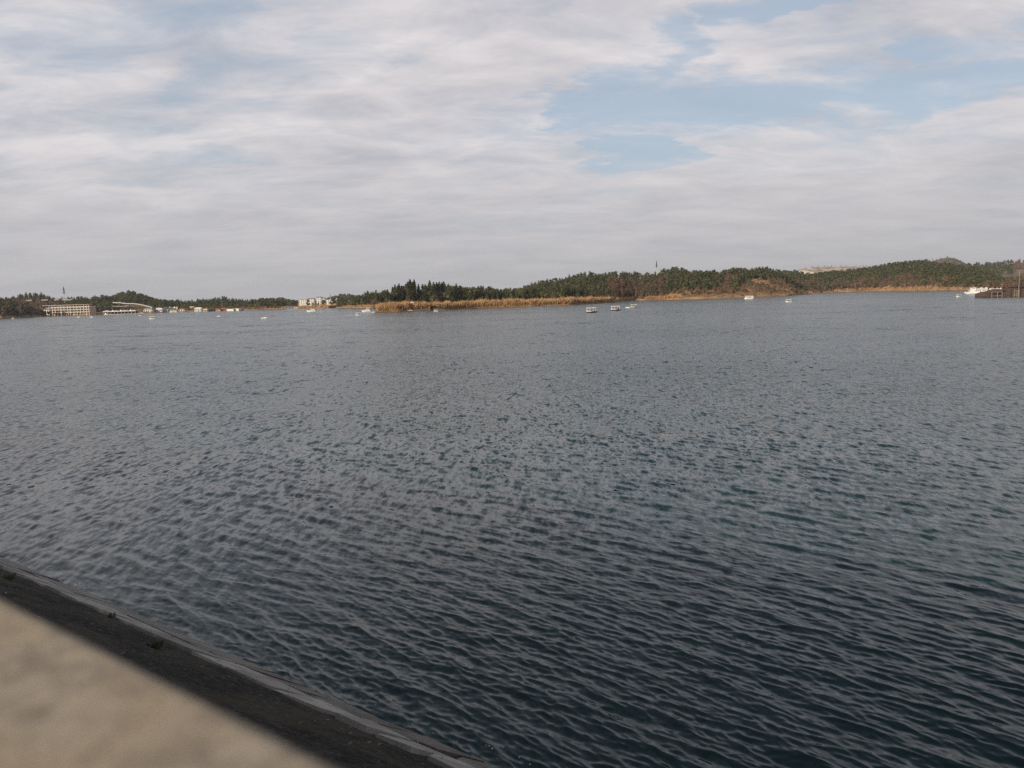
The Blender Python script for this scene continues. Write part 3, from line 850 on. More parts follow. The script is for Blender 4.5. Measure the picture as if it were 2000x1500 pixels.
# far ridges on the right
E_ = Hill('hill', 'far brown ridge at the right edge', None, [(1850, 522), (1900, 516), (1945, 515), (1965, 510.5), (2000, 506.5), (2100, 500)], 350, 6, 'on the far ridge at the right edge', 'far_hill', dshore=[(0, 1450)], bank=5, noise=8)
E_.scatter(10, lambda x, b_, q: (('pine', q.uniform(6, 10)) if x < 1975 else ('twig', q.uniform(5, 8))) if q.random() < .8 else None, seed=15, b0=.35)
Fh = Hill('hill', 'bare brown peak far behind the green hill', None, [(1780, 519), (1800, 513), (1820, 508), (1835, 503), (1850, 501), (1862, 502), (1875, 507), (1890, 515), (1915, 522)], 380, 3, 'on the bare far peak', 'far_hill', dshore=[(0, 1800)], bank=8, noise=6)
Fh.scatter(16, lambda x, b_, q: ('twig', q.uniform(3, 6)) if q.random() < .5 else None, seed=16, b0=.4)
Gh = Hill('quarry', 'pale quarry terrace on the skyline', None, [(1540, 533), (1556, 528), (1563, 523.5), (1580, 521.5), (1600, 520), (1640, 519), (1680, 519), (1700, 518.5), (1735, 520)], 60, 1.5, 'on the quarry rim', 'quarry', dshore=[(0, 1450)], bank=30, noise=3, power=.6)
Gh.scatter(7, lambda x, b_, q: ('twig', q.uniform(1.5, 3)) if q.random() < .6 else None, seed=17, b0=.92)

# ------------------------------------------------------------------ trees: the largest of each kind as things, the rest as woods
LAB = {'conifer': ('conifer_tree', 'dark green narrow conifer', 'conifer'), 'pine': ('pine_tree', 'round crowned green pine', 'pine'),
       'twig': ('bare_tree', 'leafless brown twiggy tree', 'bare tree'), 'ochre': ('dry_bush', 'dry ochre bush', 'bush')}
LIMIT = {'conifer': 300, 'pine': 260, 'twig': 280, 'ochre': 200}
HT = {'conifer': (8.3, 10.6), 'pine': (6.3, 8.0), 'twig': (4.8, 7.0), 'ochre': (2.0, 3.0)}
LAB['conifer'] = ('conifer_tree', 'dark conifer', 'conifer'); LAB['pine'] = ('pine_tree', 'round pine', 'pine')
LAB['twig'] = ('bare_tree', 'bare tree', 'bare tree'); LAB['ochre'] = ('dry_bush', 'dry ochre bush', 'bush')
MARK = {'on the peninsula': ((770, ' at its left tip'), (797, ' left of the dome'), (818, ' behind the dome'), (850, ' behind the quay'), (890, ' right of the boathouse'), (940, ' left of its middle'), (990, ' right of its middle'), (1030, ' left of the bare patch'), (1085, ' around the bare patch'), (1140, ' right of the bare patch'), (1300, ' at its right end')),
        'on the hill behind the peninsula': ((1060, ' at its left foot'), (1110, ' on its left shoulder'), (1160, ' left of its middle'), (1215, ' right of its middle'), (1262, ' left of the mast'), (1400, ' by the mast')),
        'on the brown flanked hill': ((1290, ' at its left end'), (1345, ' below its left top'), (1400, ' below its saddle'), (1450, ' left of the cabin boat'), (1480, ' above the cabin boat'), (1530, ' right of the cabin boat'), (1700, ' at its right end')),
        'on the dark wooded point': ((0, ' beyond the frame edge'), (30, ' at the frame edge'), (60, ' in its middle'), (200, ' at its tip')),
        'on the far flank of the peninsula': ((690, ' at its left end'), (720, ' above the yacht'), (800, ' beside the reed tip')),
        'above the left shore': ((60, ' at the far left'), (130, ' above the terraced building'), (180, ' right of the mast'), (225, ' left of the white wall'), (400, ' by the white wall')),
        'behind the timber landing': ((1965, ' left of the lamp post'), (2200, ' right of the lamp post')),
        'on the broad green hill': ((1650, ' at its left end'), (1750, ' left of its middle'), (1850, ' right of its middle'), (2100, ' behind the cruise boat'))}
rest = {}
rt = random.Random(5)
for k_ in KIND:
    lst = sorted((t for t in TREES if t[0] == k_), key=lambda t: -t[4] / math.hypot(t[1], t[2]))
    nm, lb, ct = LAB[k_]
    for i, (kd, x, y, z, h, place, tpx, tb) in enumerate(lst):
        if i >= LIMIT[k_]:
            rest.setdefault((k_, place), []).append((x, y, z, h)); continue
        hs_ = HT[k_]; size = 'small' if h < hs_[0] else ('tall' if h > hs_[1] else 'middling')
        row = 'waterside' if tb < .16 else ('lower' if tb < .42 else ('midslope' if tb < .72 else ('upper' if tb < .93 else 'skyline')))
        by = next((q for lim, q in MARK.get(place, ()) if tpx < lim), '')
        e = empty(nm, (x, y, z - .1), rt.uniform(0, 6.28), label='%s %s %s %s%s' % (size, row, lb, place, by), cat=ct, group='%s %s' % ({'bush': 'bushes'}.get(ct, ct + 's'), place))
        e.scale = (h * rt.uniform(.85, 1.15), h * rt.uniform(.85, 1.15), h)
        j = rt.randrange(99)
        c_ = link('crown', KIND[k_]['mesh'][j % len(KIND[k_]['mesh'])], e)
        t_ = link('trunk', KIND[k_]['trunk'][j % 2], e)
for (k_, place), lst in rest.items():
    VV, FF, NN, o_ = [], [], [], 0
    for (x, y, z, h) in lst:
        v_, f_, n_ = KIND[k_]['far'][rt.randrange(len(KIND[k_]['far']))]
        a = rt.uniform(0, 6.28); ca, sa = math.cos(a), math.sin(a); wx = h * rt.uniform(.85, 1.25)
        VV.append(np.stack([(v_[:, 0] * ca - v_[:, 1] * sa) * wx + x, (v_[:, 0] * sa + v_[:, 1] * ca) * wx + y, v_[:, 2] * h + z - .1], -1))
        NN.append(np.stack([n_[:, 0] * ca - n_[:, 1] * sa, n_[:, 0] * sa + n_[:, 1] * ca, n_[:, 2]], -1))
        FF.append(f_ + o_); o_ += len(v_)
    me = np_mesh('wood', np.concatenate(VV), np.concatenate(FF), k_ + '_far')
    nm = {'conifer': 'conifer_wood', 'pine': 'pine_wood', 'twig': 'bare_wood', 'ochre': 'dry_brush'}[k_]
    tag(link(nm, me), {'conifer': 'dark conifer wood ', 'pine': 'green pine wood ', 'twig': 'leafless brown wood ', 'ochre': 'dry ochre brush '}[k_] + place, {'conifer': 'wood', 'pine': 'wood', 'twig': 'wood', 'ochre': 'brush'}[k_], kind='stuff')
print('TREES', len(TREES), {k: sum(1 for t in TREES if t[0] == k) for k in KIND})


# ------------------------------------------------------------------ reeds
def reed_bed(hill, px0, px1, width, h0, h1, n, label, seed, skip=()):
    q = np.random.default_rng(seed); VV = []
    pyr = random.Random(seed)
    for i in range(n):
        px = pyr.uniform(px0, px1)
        if any(a <= px <= b_ for a, b_ in skip): continue
        bw = pyr.random() ** 1.3 * width / hill.dp(px) + .004
        x, y, z = hill.pt(px, bw)
        cl = .5 + .38 * float(vnoise(np.array([px]), np.array([bw * 50]), 1.3, seed + 1)[0]) + .5 * float(vnoise(np.array([px]), np.array([bw * 20]), 9.0, seed + 2)[0])
        h = pyr.uniform(h0, h1) * cl
        for _ in range(5):
            a = pyr.uniform(0, 6.28); ox, oy = pyr.gauss(0, .28), pyr.gauss(0, .28)
            lx, ly = pyr.gauss(0, .22) * h, pyr.gauss(0, .22) * h
            wd_ = pyr.uniform(.05, .13); c_, s_ = math.cos(a) * wd_, math.sin(a) * wd_
            hh = h * pyr.uniform(.5, 1.15)
            VV += [(x + ox - c_, y + oy - s_, z - .2), (x + ox + c_, y + oy + s_, z - .2), (x + ox + lx + c_ * 1.6, y + oy + ly + s_ * 1.6, z + hh * .8),
                   (x + ox + lx * 1.3, y + oy + ly * 1.3, z + hh)]
    VV = np.array(VV); k = len(VV) // 4; o_ = np.arange(k)[:, None] * 4
    me = np_mesh('reeds', VV, (o_ + np.array([0, 1, 2, 3])), 'reed')
    tag(link('reed_bed', me), label, 'reeds', kind='stuff')


reed_bed(A1, 737, 1192, 9, 2.6, 4.3, 9000, 'golden dry reeds fringing the peninsula', 1, skip=((797, 805), (838, 847)))
reed_bed(A1, 737, 800, 8, 3.2, 4.6, 1600, 'tall bright reeds at the tip of the peninsula', 2)
reed_bed(A1, 980, 1140, 22, 2.2, 3.6, 3000, 'wide bed of dry reeds on the right of the peninsula', 7)
reed_bed(B, 1196, 1300, 5, 1.5, 2.8, 600, 'brown reeds along the cove beyond the peninsula', 3)
reed_bed(C, 1262, 1330, 8, 1.2, 2.8, 420, 'dry reeds along the foot of the brown flanked hill', 4)
reed_bed(L8, 582, 660, 10, 1.5, 3.0, 1600, 'golden reeds in front of the white apartments', 5)
reed_bed(A0, 668, 740, 6, 1.2, 2.2, 900, 'low brown reeds behind the moored yacht', 6)
reed_bed(Dh, 1630, 1880, 6, 1.0, 2.8, 420, 'pale reeds along the right shore', 8)
#==OBJECTS==
# ------------------------------------------------------------------ things on and by the water
def facing(p_): return 0.0          # fronts (local -Y) look across the lake


def spot(px, py, d=None, z=None):
    p_ = at(px, py, d) if d else on_plane(px, py)
    if z is not None: p_.z = z
    return p_, facing(p_), p_.y / F     # place, heading, metres in one picture point


def hull(L, Bm, H, draft=.25, rake=.12, n=9):
    rings = []
    for i in range(n):
        t = i / (n - 1); x = -L / 2 + L * t
        b_ = Bm / 2 * (1 - max(0, (t - .5) / .5) ** 2.2 * .97) * (.86 + .14 * min(1, t * 4))
        zs = H * (1 + .35 * max(0, t - .45) ** 1.5 * 2); zk = -draft * (1 - max(0, (t - .7) / .3) ** 2) + (zs * .25 if t == 1 else 0)
        xs = x + (rake * L * .4 if t > .9 else 0)
        rings.append([(xs, -b_, zs), (x, -b_ * .72, (zs + zk) * .35), (x, -b_ * .35, zk), (x, b_ * .35, zk), (x, b_ * .72, (zs + zk) * .35), (xs, b_, zs)])
    return MB().loft(rings)


def canopy_boat(px, py, wpx, rz, label, hullm='black', group='canopied pleasure boats', grille=True):
    p_, f_, m_ = spot(px, py); L = wpx * m_
    o = empty('canopy_boat', (p_.x, p_.y, 0), f_ + rz, label=label, cat='boat', group=group)
    k = L / 4.6
    hl = hull(L, 1.75 * k, .42 * k).build('hull', hullm, o, True)
    rail = MB()
    for s in (-1, 1): rail.box(-L * .46, -L * .16, s * .80 * k - .03, s * .80 * k + .03, .42 * k, .72 * k)
    rail.build('side_panel', 'white', o)
    MB().box(-L * .47, -L * .44, -.8 * k, .8 * k, .42 * k, 1.0 * k).build('transom', 'white', o)
    MB().box(-L * .2, L * .02, -.55 * k, .55 * k, .40 * k, .75 * k).build('bench', 'cream', o)
    MB().loft([[(x, -1.0 * k, 1.98 * k), (x, -.5 * k, 2.14 * k), (x, .5 * k, 2.14 * k), (x, 1.0 * k, 1.98 * k), (x, 1.0 * k, 1.90 * k), (x, -1.0 * k, 1.90 * k)] for x in (-L * .47, L * .36)]).build('canopy', 'cream', o)
    for x in (-L * .45, -L * .18, L * .10, L * .33):
        for s in (-1, 1):
            MB().tube((x, s * .82 * k, .40 * k), (x, s * .86 * k, 1.93 * k), .045 * k, n=6).build('post', 'white', o)
    return o, k


def speed_boat(px, py, wpx, rz, label, hullm='white', group='small motor boats'):
    p_, f_, m_ = spot(px, py); L = wpx * m_; k = L / 5.0
    o = empty('motor_boat', (p_.x, p_.y, 0), f_ + rz, label=label, cat='boat', group=group)
    hull(L, 1.9 * k, .62 * k).build('hull', hullm, o, True)
    MB().box(-L * .1, L * .22, -.55 * k, .55 * k, .62 * k, .98 * k, .25 * k, .12 * k).build('deck_cabin', 'white' if hullm == 'black' else 'cream', o)
    MB().add([(L * .10, -.6 * k, .8 * k), (L * .10, .6 * k, .8 * k), (-L * .02, .5 * k, 1.3 * k), (-L * .02, -.5 * k, 1.3 * k), (L * .13, -.6 * k, .8 * k), (L * .13, .6 * k, .8 * k), (L * .01, .5 * k, 1.3 * k), (L * .01, -.5 * k, 1.3 * k)],
              [(0, 1, 2, 3), (7, 6, 5, 4), (0, 4, 5, 1), (1, 5, 6, 2), (2, 6, 7, 3), (3, 7, 4, 0)]).build('windscreen', 'glass', o)
    MB().box(-L * .5, -L * .43, -.22 * k, .22 * k, .3 * k, 1.0 * k, .03, .05).build('outboard_motor', 'black', o)
    MB().box(-L * .3, -L * .2, -.6 * k, .6 * k, .55 * k, .95 * k).build('seat', 'cloth', o)
    return o, k


def yacht(px, py, wpx, rz, label, topm, canopy=True):
    p_, f_, m_ = spot(px, py); L = wpx * m_; k = L / 10.0
    o = empty('yacht', (p_.x, p_.y, 0), f_ + rz, label=label, cat='yacht', group='cabin yachts near the channel')
    hull(L, 3.4 * k, 1.25 * k, .5).build('hull', 'white', o, True)
    MB().box(-L * .34, L * .25, -1.4 * k, 1.4 * k, 1.2 * k, 2.5 * k, .75 * k, .15 * k).build('cabin', 'white', o)
    for s in (-1, 1):
        for x in (-.24, -.09, .06):
            MB().box(L * x, L * (x + .12), s * 1.33 * k - .04, s * 1.33 * k + .04, 1.6 * k, 2.1 * k).build('cabin_window', 'glass', o)
    MB().box(-L * .44, -L * .35, -1.2 * k, 1.2 * k, .95 * k, 2.1 * k).build('stern_opening_shade', 'black', o)  # solid black block painted as the shade inside the open stern
    MB().box(-L * .28, L * .08, -1.2 * k, 1.2 * k, 2.5 * k, 2.95 * k, .1 * k, .06 * k).build('flybridge', 'white', o)
    for x in (-.26, .04):
        for s in (-1, 1): MB().tube((L * x, s * 1.05 * k, 2.9 * k), (L * x, s * 1.0 * k, 4.1 * k), .05 * k).build('canopy_post', 'white', o)
    MB().loft([[(x, -1.2 * k, 4.0 * k), (x, 0, 4.3 * k), (x, 1.2 * k, 4.0 * k), (x, 1.2 * k, 3.75 * k), (x, -1.2 * k, 3.75 * k)] for x in (-L * .28, L * .07)]).build('bridge_canopy', topm, o)
    MB().tube((-L * .3, 0, 2.5 * k), (-L * .34, 0, 5.0 * k), .04 * k).build('mast', 'steel', o)
    return o


# people: one skinned, seated figure
def person_mesh():
    J = {'pel': ((0, 0, .45), .15), 'chest': ((0, 0, .80), .17), 'neck': ((0, 0, 1.02), .06), 'head': ((.02, 0, 1.20), .105), 'crown': ((.02, 0, 1.27), .085)}
    E_ = [('pel', 'chest'), ('chest', 'neck'), ('neck', 'head'), ('head', 'crown')]
    for s, g_ in ((-1, 'r'), (1, 'l')):
        J.update({'sh' + g_: ((0, s * .20, .93), .07), 'el' + g_: ((.08, s * .27, .66), .05), 'wr' + g_: ((.30, s * .17, .58), .035), 'hd' + g_: ((.38, s * .14, .57), .04),
                  'hip' + g_: ((.06, s * .10, .45), .09), 'kn' + g_: ((.44, s * .12, .46), .07), 'an' + g_: ((.46, s * .12, .09), .045), 'ft' + g_: ((.60, s * .13, .05), .04)})
        E_ += [('chest', 'sh' + g_), ('sh' + g_, 'el' + g_), ('el' + g_, 'wr' + g_), ('wr' + g_, 'hd' + g_), ('pel', 'hip' + g_), ('hip' + g_, 'kn' + g_), ('kn' + g_, 'an' + g_), ('an' + g_, 'ft' + g_)]
    ks = list(J); me = bpy.data.meshes.new('body'); me.from_pydata([J[k][0] for k in ks], [(ks.index(a), ks.index(b)) for a, b in E_], [])
    o = bpy.data.objects.new('body', me); col.objects.link(o)
    o.modifiers.new('skin', 'SKIN'); o.modifiers.new('sub', 'SUBSURF').render_levels = 1
    if not me.skin_vertices: me.attributes  # layer is made by the modifier
    for i, k in enumerate(ks):
        r_ = J[k][1]; me.skin_vertices[0].data[i].radius = (r_, r_)
    me.skin_vertices[0].data[0].use_root = True
    dg = bpy.context.evaluated_depsgraph_get(); dg.update()
    m2 = bpy.data.meshes.new_from_object(o.evaluated_get(dg)); m2.name = 'person_body'
    bpy.data.objects.remove(o)
    m2.materials.clear()
    for q in ('skin', 'cloth'): m2.materials.append(M[q])
    for pl in m2.polygons:
        pl.use_smooth = True
        c_ = pl.center
        pl.material_index = 0 if c_.z > 1.0 or (c_.x > .32 and .5 < c_.z < .66 and abs(c_.y) < .22 and abs(c_.y) > .05 and c_.z > .55) else 1
    return m2


PM = person_mesh()
VEST = MB().loft([[(.17 * math.cos(t * .7854) * a, .21 * math.sin(t * .7854) * a, z) for t in range(8)] for z, a in ((.50, 1.02), (.62, 1.12), (.80, 1.14), (.95, .95), (1.0, .55))])
HAIR = MB().loft([[(.02 + .118 * math.cos(t * .7854) * a - .015, .118 * math.sin(t * .7854) * a, z) for t in range(8)] for z, a in ((1.19, .98), (1.25, 1.04), (1.31, .85), (1.36, .4))])


def person(boat, x, y, z, rz, label, vest='orange', k=1.0):
    mw = Matrix.Translation(boat.location) @ Matrix.Rotation(boat.rotation_euler.z, 4, 'Z')
    p_ = mw @ Vector((x, y, z))
    o = link('person', PM); o.location = p_; o.rotation_euler = (0, 0, boat.rotation_euler.z + rz); o.scale = (k, k, k)
    tag(o, label, 'person', 'people out in the boats')
    VEST.build('life_vest', vest, o, True); HAIR.build('hair', 'hair', o, True)


bt, k = canopy_boat(1156, 610.4, 21, 0.12, 'black hulled canopy boat, leftmost of the three in open water')
person(bt, .55 * k, -.35 * k, .10 * k, .2, 'person in an orange life vest at the front of the leftmost canopy boat')
person(bt, -.30 * k, -.35 * k, .35 * k, -1.2, 'person in an orange life vest on the bench of the leftmost canopy boat')
bt, k = canopy_boat(1203, 606.4, 19, 0.15, 'black hulled canopy boat, middle one of the three in open water')
person(bt, .85 * k, -.4 * k, .12 * k, .1, 'person in a red life vest at the front of the middle canopy boat', 'red')
person(bt, .05 * k, -.4 * k, .30 * k, -1.0, 'person in a red life vest seated amidships in the middle canopy boat', 'red')
bt, k = canopy_boat(1238.5, 600.9, 13.5, 0.1, 'small dark canopy boat beside a white motor boat, farthest of three')
person(bt, .3 * k, -.3 * k, .25 * k, -.5, 'person seated in the farthest of the three canopy boats', 'orange', .95)
bt, k = speed_boat(1227, 601.3, 10, math.pi, 'low white motor boat heading left beside the farthest canopy boat')
bt, k = canopy_boat(700, 616, 11.5, 0.2, 'small white canopy boat in front of the white yacht', 'white')
person(bt, .3 * k, -.3 * k, .3 * k, -.8, 'person in an orange life vest in the canopy boat before the white yacht')
bt, k = canopy_boat(852, 608, 9.5, 0.1, 'small white canopy boat lying by the peninsula reeds', 'white')
bt, k = canopy_boat(298, 623.4, 11.5, 0.1, 'white canopy boat alone on the water off the tents', 'white')
person(bt, .1 * k, -.3 * k, .3 * k, -.8, 'person seated in the white canopy boat off the tents', 'orange')
bt, k = canopy_boat(1541, 590.2, 12.5, 0.0, 'white canopy boat off the brown flanked hill', 'white')
person(bt, -.6 * k, -.3 * k, .3 * k, -.8, 'person in a red vest in the canopy boat off the brown flanked hill', 'red')
bt, k = canopy_boat(1873, 580.2, 10.5, 0.3, 'small white canopy boat in front of the cruise boat', 'white')
person(bt, .2 * k, -.3 * k, .3 * k, -.8, 'person in an orange vest in the small boat before the cruise boat')
canopy_boat(179.6, 620.2, 6.5, 0, 'tiny white canopy boat off the right end of the terraced building', 'white')
canopy_boat(153.8, 619.8, 5.5, 0, 'tiny white canopy boat in front of the terraced building', 'white')
canopy_boat(26, 622.8, 5, 0, 'tiny white canopy boat close to the dark wooded point', 'white')
speed_boat(273.5, 616.8, 5, 0, 'tiny low white boat in front of the long pavilion')
speed_boat(376.5, 614.8, 6.5, 0, 'tiny boat with white bow and dark stern off the harbour', 'black')
speed_boat(427.5, 618, 7.5, 0, 'small white motor boat in mid water off the harbour sheds')
speed_boat(517, 621.9, 12.5, 0, 'longer white motor boat, nearest boat on the left half of the lake')
speed_boat(532.5, 616.3, 5, 0, 'tiny dark boat just beyond the longer white motor boat', 'black')
speed_boat(729, 610.2, 8, 0, 'small white motor boat behind the stern of the white yacht')
yacht(609, 609.0, 18, math.pi + .25, 'white cabin yacht with a red bridge canopy', 'red')
yacht(716.5, 609.0, 18, math.pi + .25, 'white cabin yacht with a pale bridge canopy off the reed tip', 'cream')
for x, py, h_ in ((549, 601.8, 3), (558, 601.9, 2.6), (567.5, 602.2, 3), (578.5, 602.8, 3.4)):
    p_, f_, m_ = spot(x, py)
    lb = {549: 'leftmost white swan boat in the far channel', 558: 'second white swan boat from the left in the far channel', 567.5: 'third white swan boat from the left in the far channel', 578.5: 'rightmost white swan boat, nearest the reedy flat'}[x]
    o = empty('swan_boat', (p_.x, p_.y, 0), f_ + math.pi, label=lb, cat='boat', group='swan boats in the far channel')
    hull(4.2, 1.7, .8).build('hull', 'white', o, True)
    nk = MB(); pts = [Vector((1.2, 0, .6)), Vector((1.7, 0, 1.1)), Vector((1.5, 0, 1.7)), Vector((1.7, 0, 2.15)), Vector((2.1, 0, 2.05))]
    for a_, b_ in zip(pts, pts[1:]): nk.tube(a_, b_, .22, .18)
    n_ = nk.build('neck', 'white', o); MB().tube((2.1, 0, 2.05), (2.45, 0, 1.95), .12, .03).build('beak', 'orange', n_)
    MB().box(-1.5, .6, -.6, .6, .7, 1.25, .3, .1).build('seat_shell', 'white', o)

# cabin boat before the brown hillside
p_, f_, m_ = spot(1464, 584.2); L = 20 * m_; k = L / 9.5
o = empty('cabin_boat', (p_.x, p_.y, 0), f_ + .1, label='white cabin boat with a row of windows below the brown flank', cat='boat')
hull(L, 3.0 * k, .9 * k, .4).build('hull', 'white', o, True)
MB().box(-L * .44, L * .34, -1.3 * k, 1.3 * k, .85 * k, 2.6 * k, .45 * k, .08 * k).build('cabin', 'white', o)
for s in (-1, 1):
    for x in (-.33, -.17, -.07, .03): MB().box(L * x, L * (x + .075), s * 1.27 * k - .05, s * 1.27 * k + .05, 1.35 * k, 2.1 * k).build('cabin_window', 'glass', o)
MB().box(-L * .46, L * .36, -1.45 * k, 1.45 * k, 2.6 * k, 2.72 * k).build('cabin_roof', 'white', o)
MB().box(-L * .25, L * .12, -.8 * k, .8 * k, 2.72 * k, 3.25 * k).build('roof_box', 'grey', o)
for x in (-.4, -.2, 0, .2, .33):
    for s in (-1, 1): MB().tube((L * x, s * 1.35 * k, 2.7 * k), (L * x, s * 1.35 * k, 3.5 * k), .04 * k).build('rail_post', 'white', o)
for s in (-1, 1): MB().tube((-L * .4, s * 1.35 * k, 3.5 * k), (L * .33, s * 1.35 * k, 3.5 * k), .045 * k).build('handrail', 'white', o)


# cruise boat and its neighbour at the timber landing
def cruise_boat(px, py, wpx, label):
    p_, f_, m_ = spot(px, py); L = wpx * m_; k = L / 20.0
    o = empty('cruise_boat', (p_.x, p_.y, 0), f_ + math.pi - .12, label=label, cat='boat', group='cruise boats at the timber landing')
    hull(L, 5 * k, 1.4 * k, .6).build('hull', 'white', o, True)
    MB().box(-L * .46, L * .33, -2.1 * k, 2.1 * k, 1.35 * k, 3.7 * k, .5 * k, .1 * k).build('main_cabin', 'white', o)
    for s in (-1, 1):
        for x in (-.36, -.27, -.15, -.06, .03): MB().box(L * x, L * (x + .055), s * 2.06 * k - .06, s * 2.06 * k + .06, 2.2 * k, 3.0 * k).build('cabin_window', 'glass', o)
    MB().box(-L * .47, L * .35, -2.3 * k, 2.3 * k, 3.7 * k, 3.85 * k).build('upper_deck', 'white', o)
    w_ = MB().box(L * .04, L * .27, -1.6 * k, 1.6 * k, 3.85 * k, 5.6 * k, .45 * k, .15 * k).build('wheelhouse', 'white', o)
    for s in (-1, 1):
        for x in (.09, .17): MB().box(L * x, L * (x + .045), s * 1.52 * k - .06, s * 1.52 * k + .06, 4.6 * k, 5.2 * k).build('window', 'glass', w_)
    MB().box(L * .03, L * .29, -1.8 * k, 1.8 * k, 5.6 * k, 5.75 * k).build('wheelhouse_roof', 'white', o)
    MB().tube((L * .12, 0, 5.7 * k), (L * .12, 0, 7.4 * k), .07 * k).build('mast', 'white', o)
    for x in (-.44, -.36, -.28, -.2, -.12, -.04):
        for s in (-1, 1): MB().tube((L * x, s * 2.1 * k, 3.85 * k), (L * x, s * 2.1 * k, 4.85 * k), .05 * k).build('rail_post', 'white', o)
    for s in (-1, 1): MB().box(-L * .45, -L * .03, s * 2.1 * k - .05, s * 2.1 * k + .05, 4.45 * k, 4.9 * k).build('rail_panel', 'white', o)
    for x in (-.42, -.22):
        MB().box(L * x, L * (x + .012), -1.9 * k, 1.9 * k, 3.85 * k, 5.8 * k).build('deck_frame', 'white', o)
    MB().box(L * .33, L * .46, -1.2 * k, 1.2 * k, 1.5 * k, 2.5 * k, .3 * k, .2 * k).build('fore_deck_box', 'grey', o)


cruise_boat(1907, 573.6, 42, 'large white cruise boat moored left of the timber landing')
cruise_boat(1941, 571.2, 30, 'second white cruise boat, mostly hidden behind the timber landing')

# timber landing on the right edge: brushwood walls, dark roof, pale frames
p_, f_, m_ = spot(1966, 580.2)
o = empty('timber_landing', (p_.x, p_.y, 0), f_, label='dark brown brushwood landing with pale timber frames at the right edge', cat='landing')
x0, x1 = -46 * m_, 75 * m_
qr = random.Random(12)


def rough_wall(xa, xb, y0, y1, z0, z1, bulge, n=26):
    rings = []
    for i in range(n + 1):
        x = xa + (xb - xa) * i / n
        e = min(1, .42 + 2.4 * i / n); tz = z0 + (z1 - z0) * (e ** .6) * qr.uniform(.9, 1.06)
        yj = qr.uniform(-bulge, bulge)
        rings.append([(x, y0 + yj, z0), (x, y0 - .25 + yj * 2, z0 + (tz - z0) * .5), (x, y0 + .1 + yj, tz), (x, y1, tz * qr.uniform(.95, 1.03)), (x, y1, z0)])
    return MB().loft(rings)


rough_wall(x0, x1, 0, 7, -.6, 3.9, .22, 60).build('brushwood_wall', 'thatch', o)
br = MB()
for _ in range(2600):
    x = qr.uniform(x0 - .6, x1); t = min(1, .42 + 2.4 * (x - x0) / (x1 - x0)); z = qr.uniform(-.1, max(.3, 4.2 * max(.05, t) ** .6)); y = -.35 + qr.uniform(-.3, .3)
    d_ = Vector((qr.gauss(0, .5), qr.gauss(0, .25), qr.uniform(.2, 1))).normalized() * qr.uniform(.5, 1.2); s_ = Vector((.035, 0, 0))
    a_ = Vector((x, y, z)); br.add([a_ - s_, a_ + s_, a_ + d_], [(0, 1, 2)])
tag(br.build('brushwood', 'twig', o), kind='stuff')
MB().box(22 * m_, x1, -.9, 8, 4.5, 4.85, 0, .3).build('roof', 'black', o)
MB().box(24 * m_, x1, .6, 7, 3.4, 4.55).build('upper_wall', 'dark_wood', o)


def frame(xs, zt, zb, parent):
    for x in xs: MB().box(x - .11, x + .11, -.95, -.73, -.5, zt + .25).build('post', 'wood', parent)
    MB().box(xs[0] - .3, xs[-1] + .3, -.72, -.60, zt, zt + .2).build('rail', 'wood', parent)
    MB().box(xs[0] - .3, xs[-1] + .3, -.72, -.60, zb, zb + .2).build('rail', 'wood', parent)


frame([-31 * m_, -20 * m_, -11 * m_], 2.6, .7, o)
MB().box(-19 * m_, -12 * m_, -.58, -.42, .9, 2.5).build('opening_shade_panel', 'black', o)  # solid dark panels stand in for the shade within the frames' openings
MB().box(-30 * m_, -21 * m_, -.58, -.42, .9, 2.4).build('opening_shade_panel', 'black', o)
frame([13 * m_, 18 * m_, 22 * m_], 3.0, .7, o)
MB().box(13.6 * m_, 21.5 * m_, -.58, -.42, .9, 2.9).build('opening_shade_panel', 'dark_wood', o)
MB().box(-9 * m_, -4 * m_, -.58, -.42, 2.6, 3.3).build('opening_shade_panel', 'black', o)
p2 = at(1989.5, 575, math.hypot(p_.x, p_.y) - 1.5); p2.z = 0
lp = empty('lamp_post', p2, f_, label='tall pale lamp post with two heads rising from the landing', cat='lamp post')
MB().tube((0, 0, -.5), (0, 0, 13.0), .13, .07, 8).build('pole', 'steel', lp)
for s in (-1, 1):
    a_ = MB().tube((0, 0, 12.6), (s * 1.1, 0, 12.9), .05).build('arm', 'steel', lp)
    MB().box(s * 1.1 - .35, s * 1.1 + .35, -.15, .15, 12.8, 13.0, .06, .04).build('lamp_head', 'steel', a_)


# ------------------------------------------------------------------ peninsula landing
def on_hill(h_, px, b_): return Vector(h_.pt(px, b_))


def at_shore(px, off=0.0):
    p_ = at(px, 600, A1.ds(px) - off); p_.z = 0
    return p_



v_ = on_hill(A1, 804.5, .10); zt = at(804.5, 589.0, math.hypot(v_.x, v_.y)).z
o = empty('shelter', (v_.x, v_.y, v_.z - .1), facing(v_), label='small white domed shelter among the reeds of the peninsula', cat='shelter')
H_ = zt - v_.z
dm = [[(1.9 * math.cos(a) * t * 1.0471975 ** 0 if 0 else 1.9 * math.cos(a) * math.cos(u_ * 2 * math.pi / 10), 1.9 * math.cos(a) * math.sin(u_ * 2 * math.pi / 10), H_ - .95 + 1.0 * math.sin(a)) for u_ in range(10)] for a in (0, .4, .8, 1.2, 1.5)]
MB().loft(dm).build('dome', 'white', o, True)
for sx in (-1, 1):
    for sy in (-1, 1): MB().tube((sx * 1.2, sy * 1.2, -.3), (sx * 1.2, sy * 1.2, H_ - .9), .11).build('post', 'dark_wood', o)
MB().box(-1.0, 1.0, 1.0, 1.2, 0, H_ - 1.0).build('back_wall', 'dark_wood', o)
w0 = at_shore(801, .5); f_ = facing(w0)
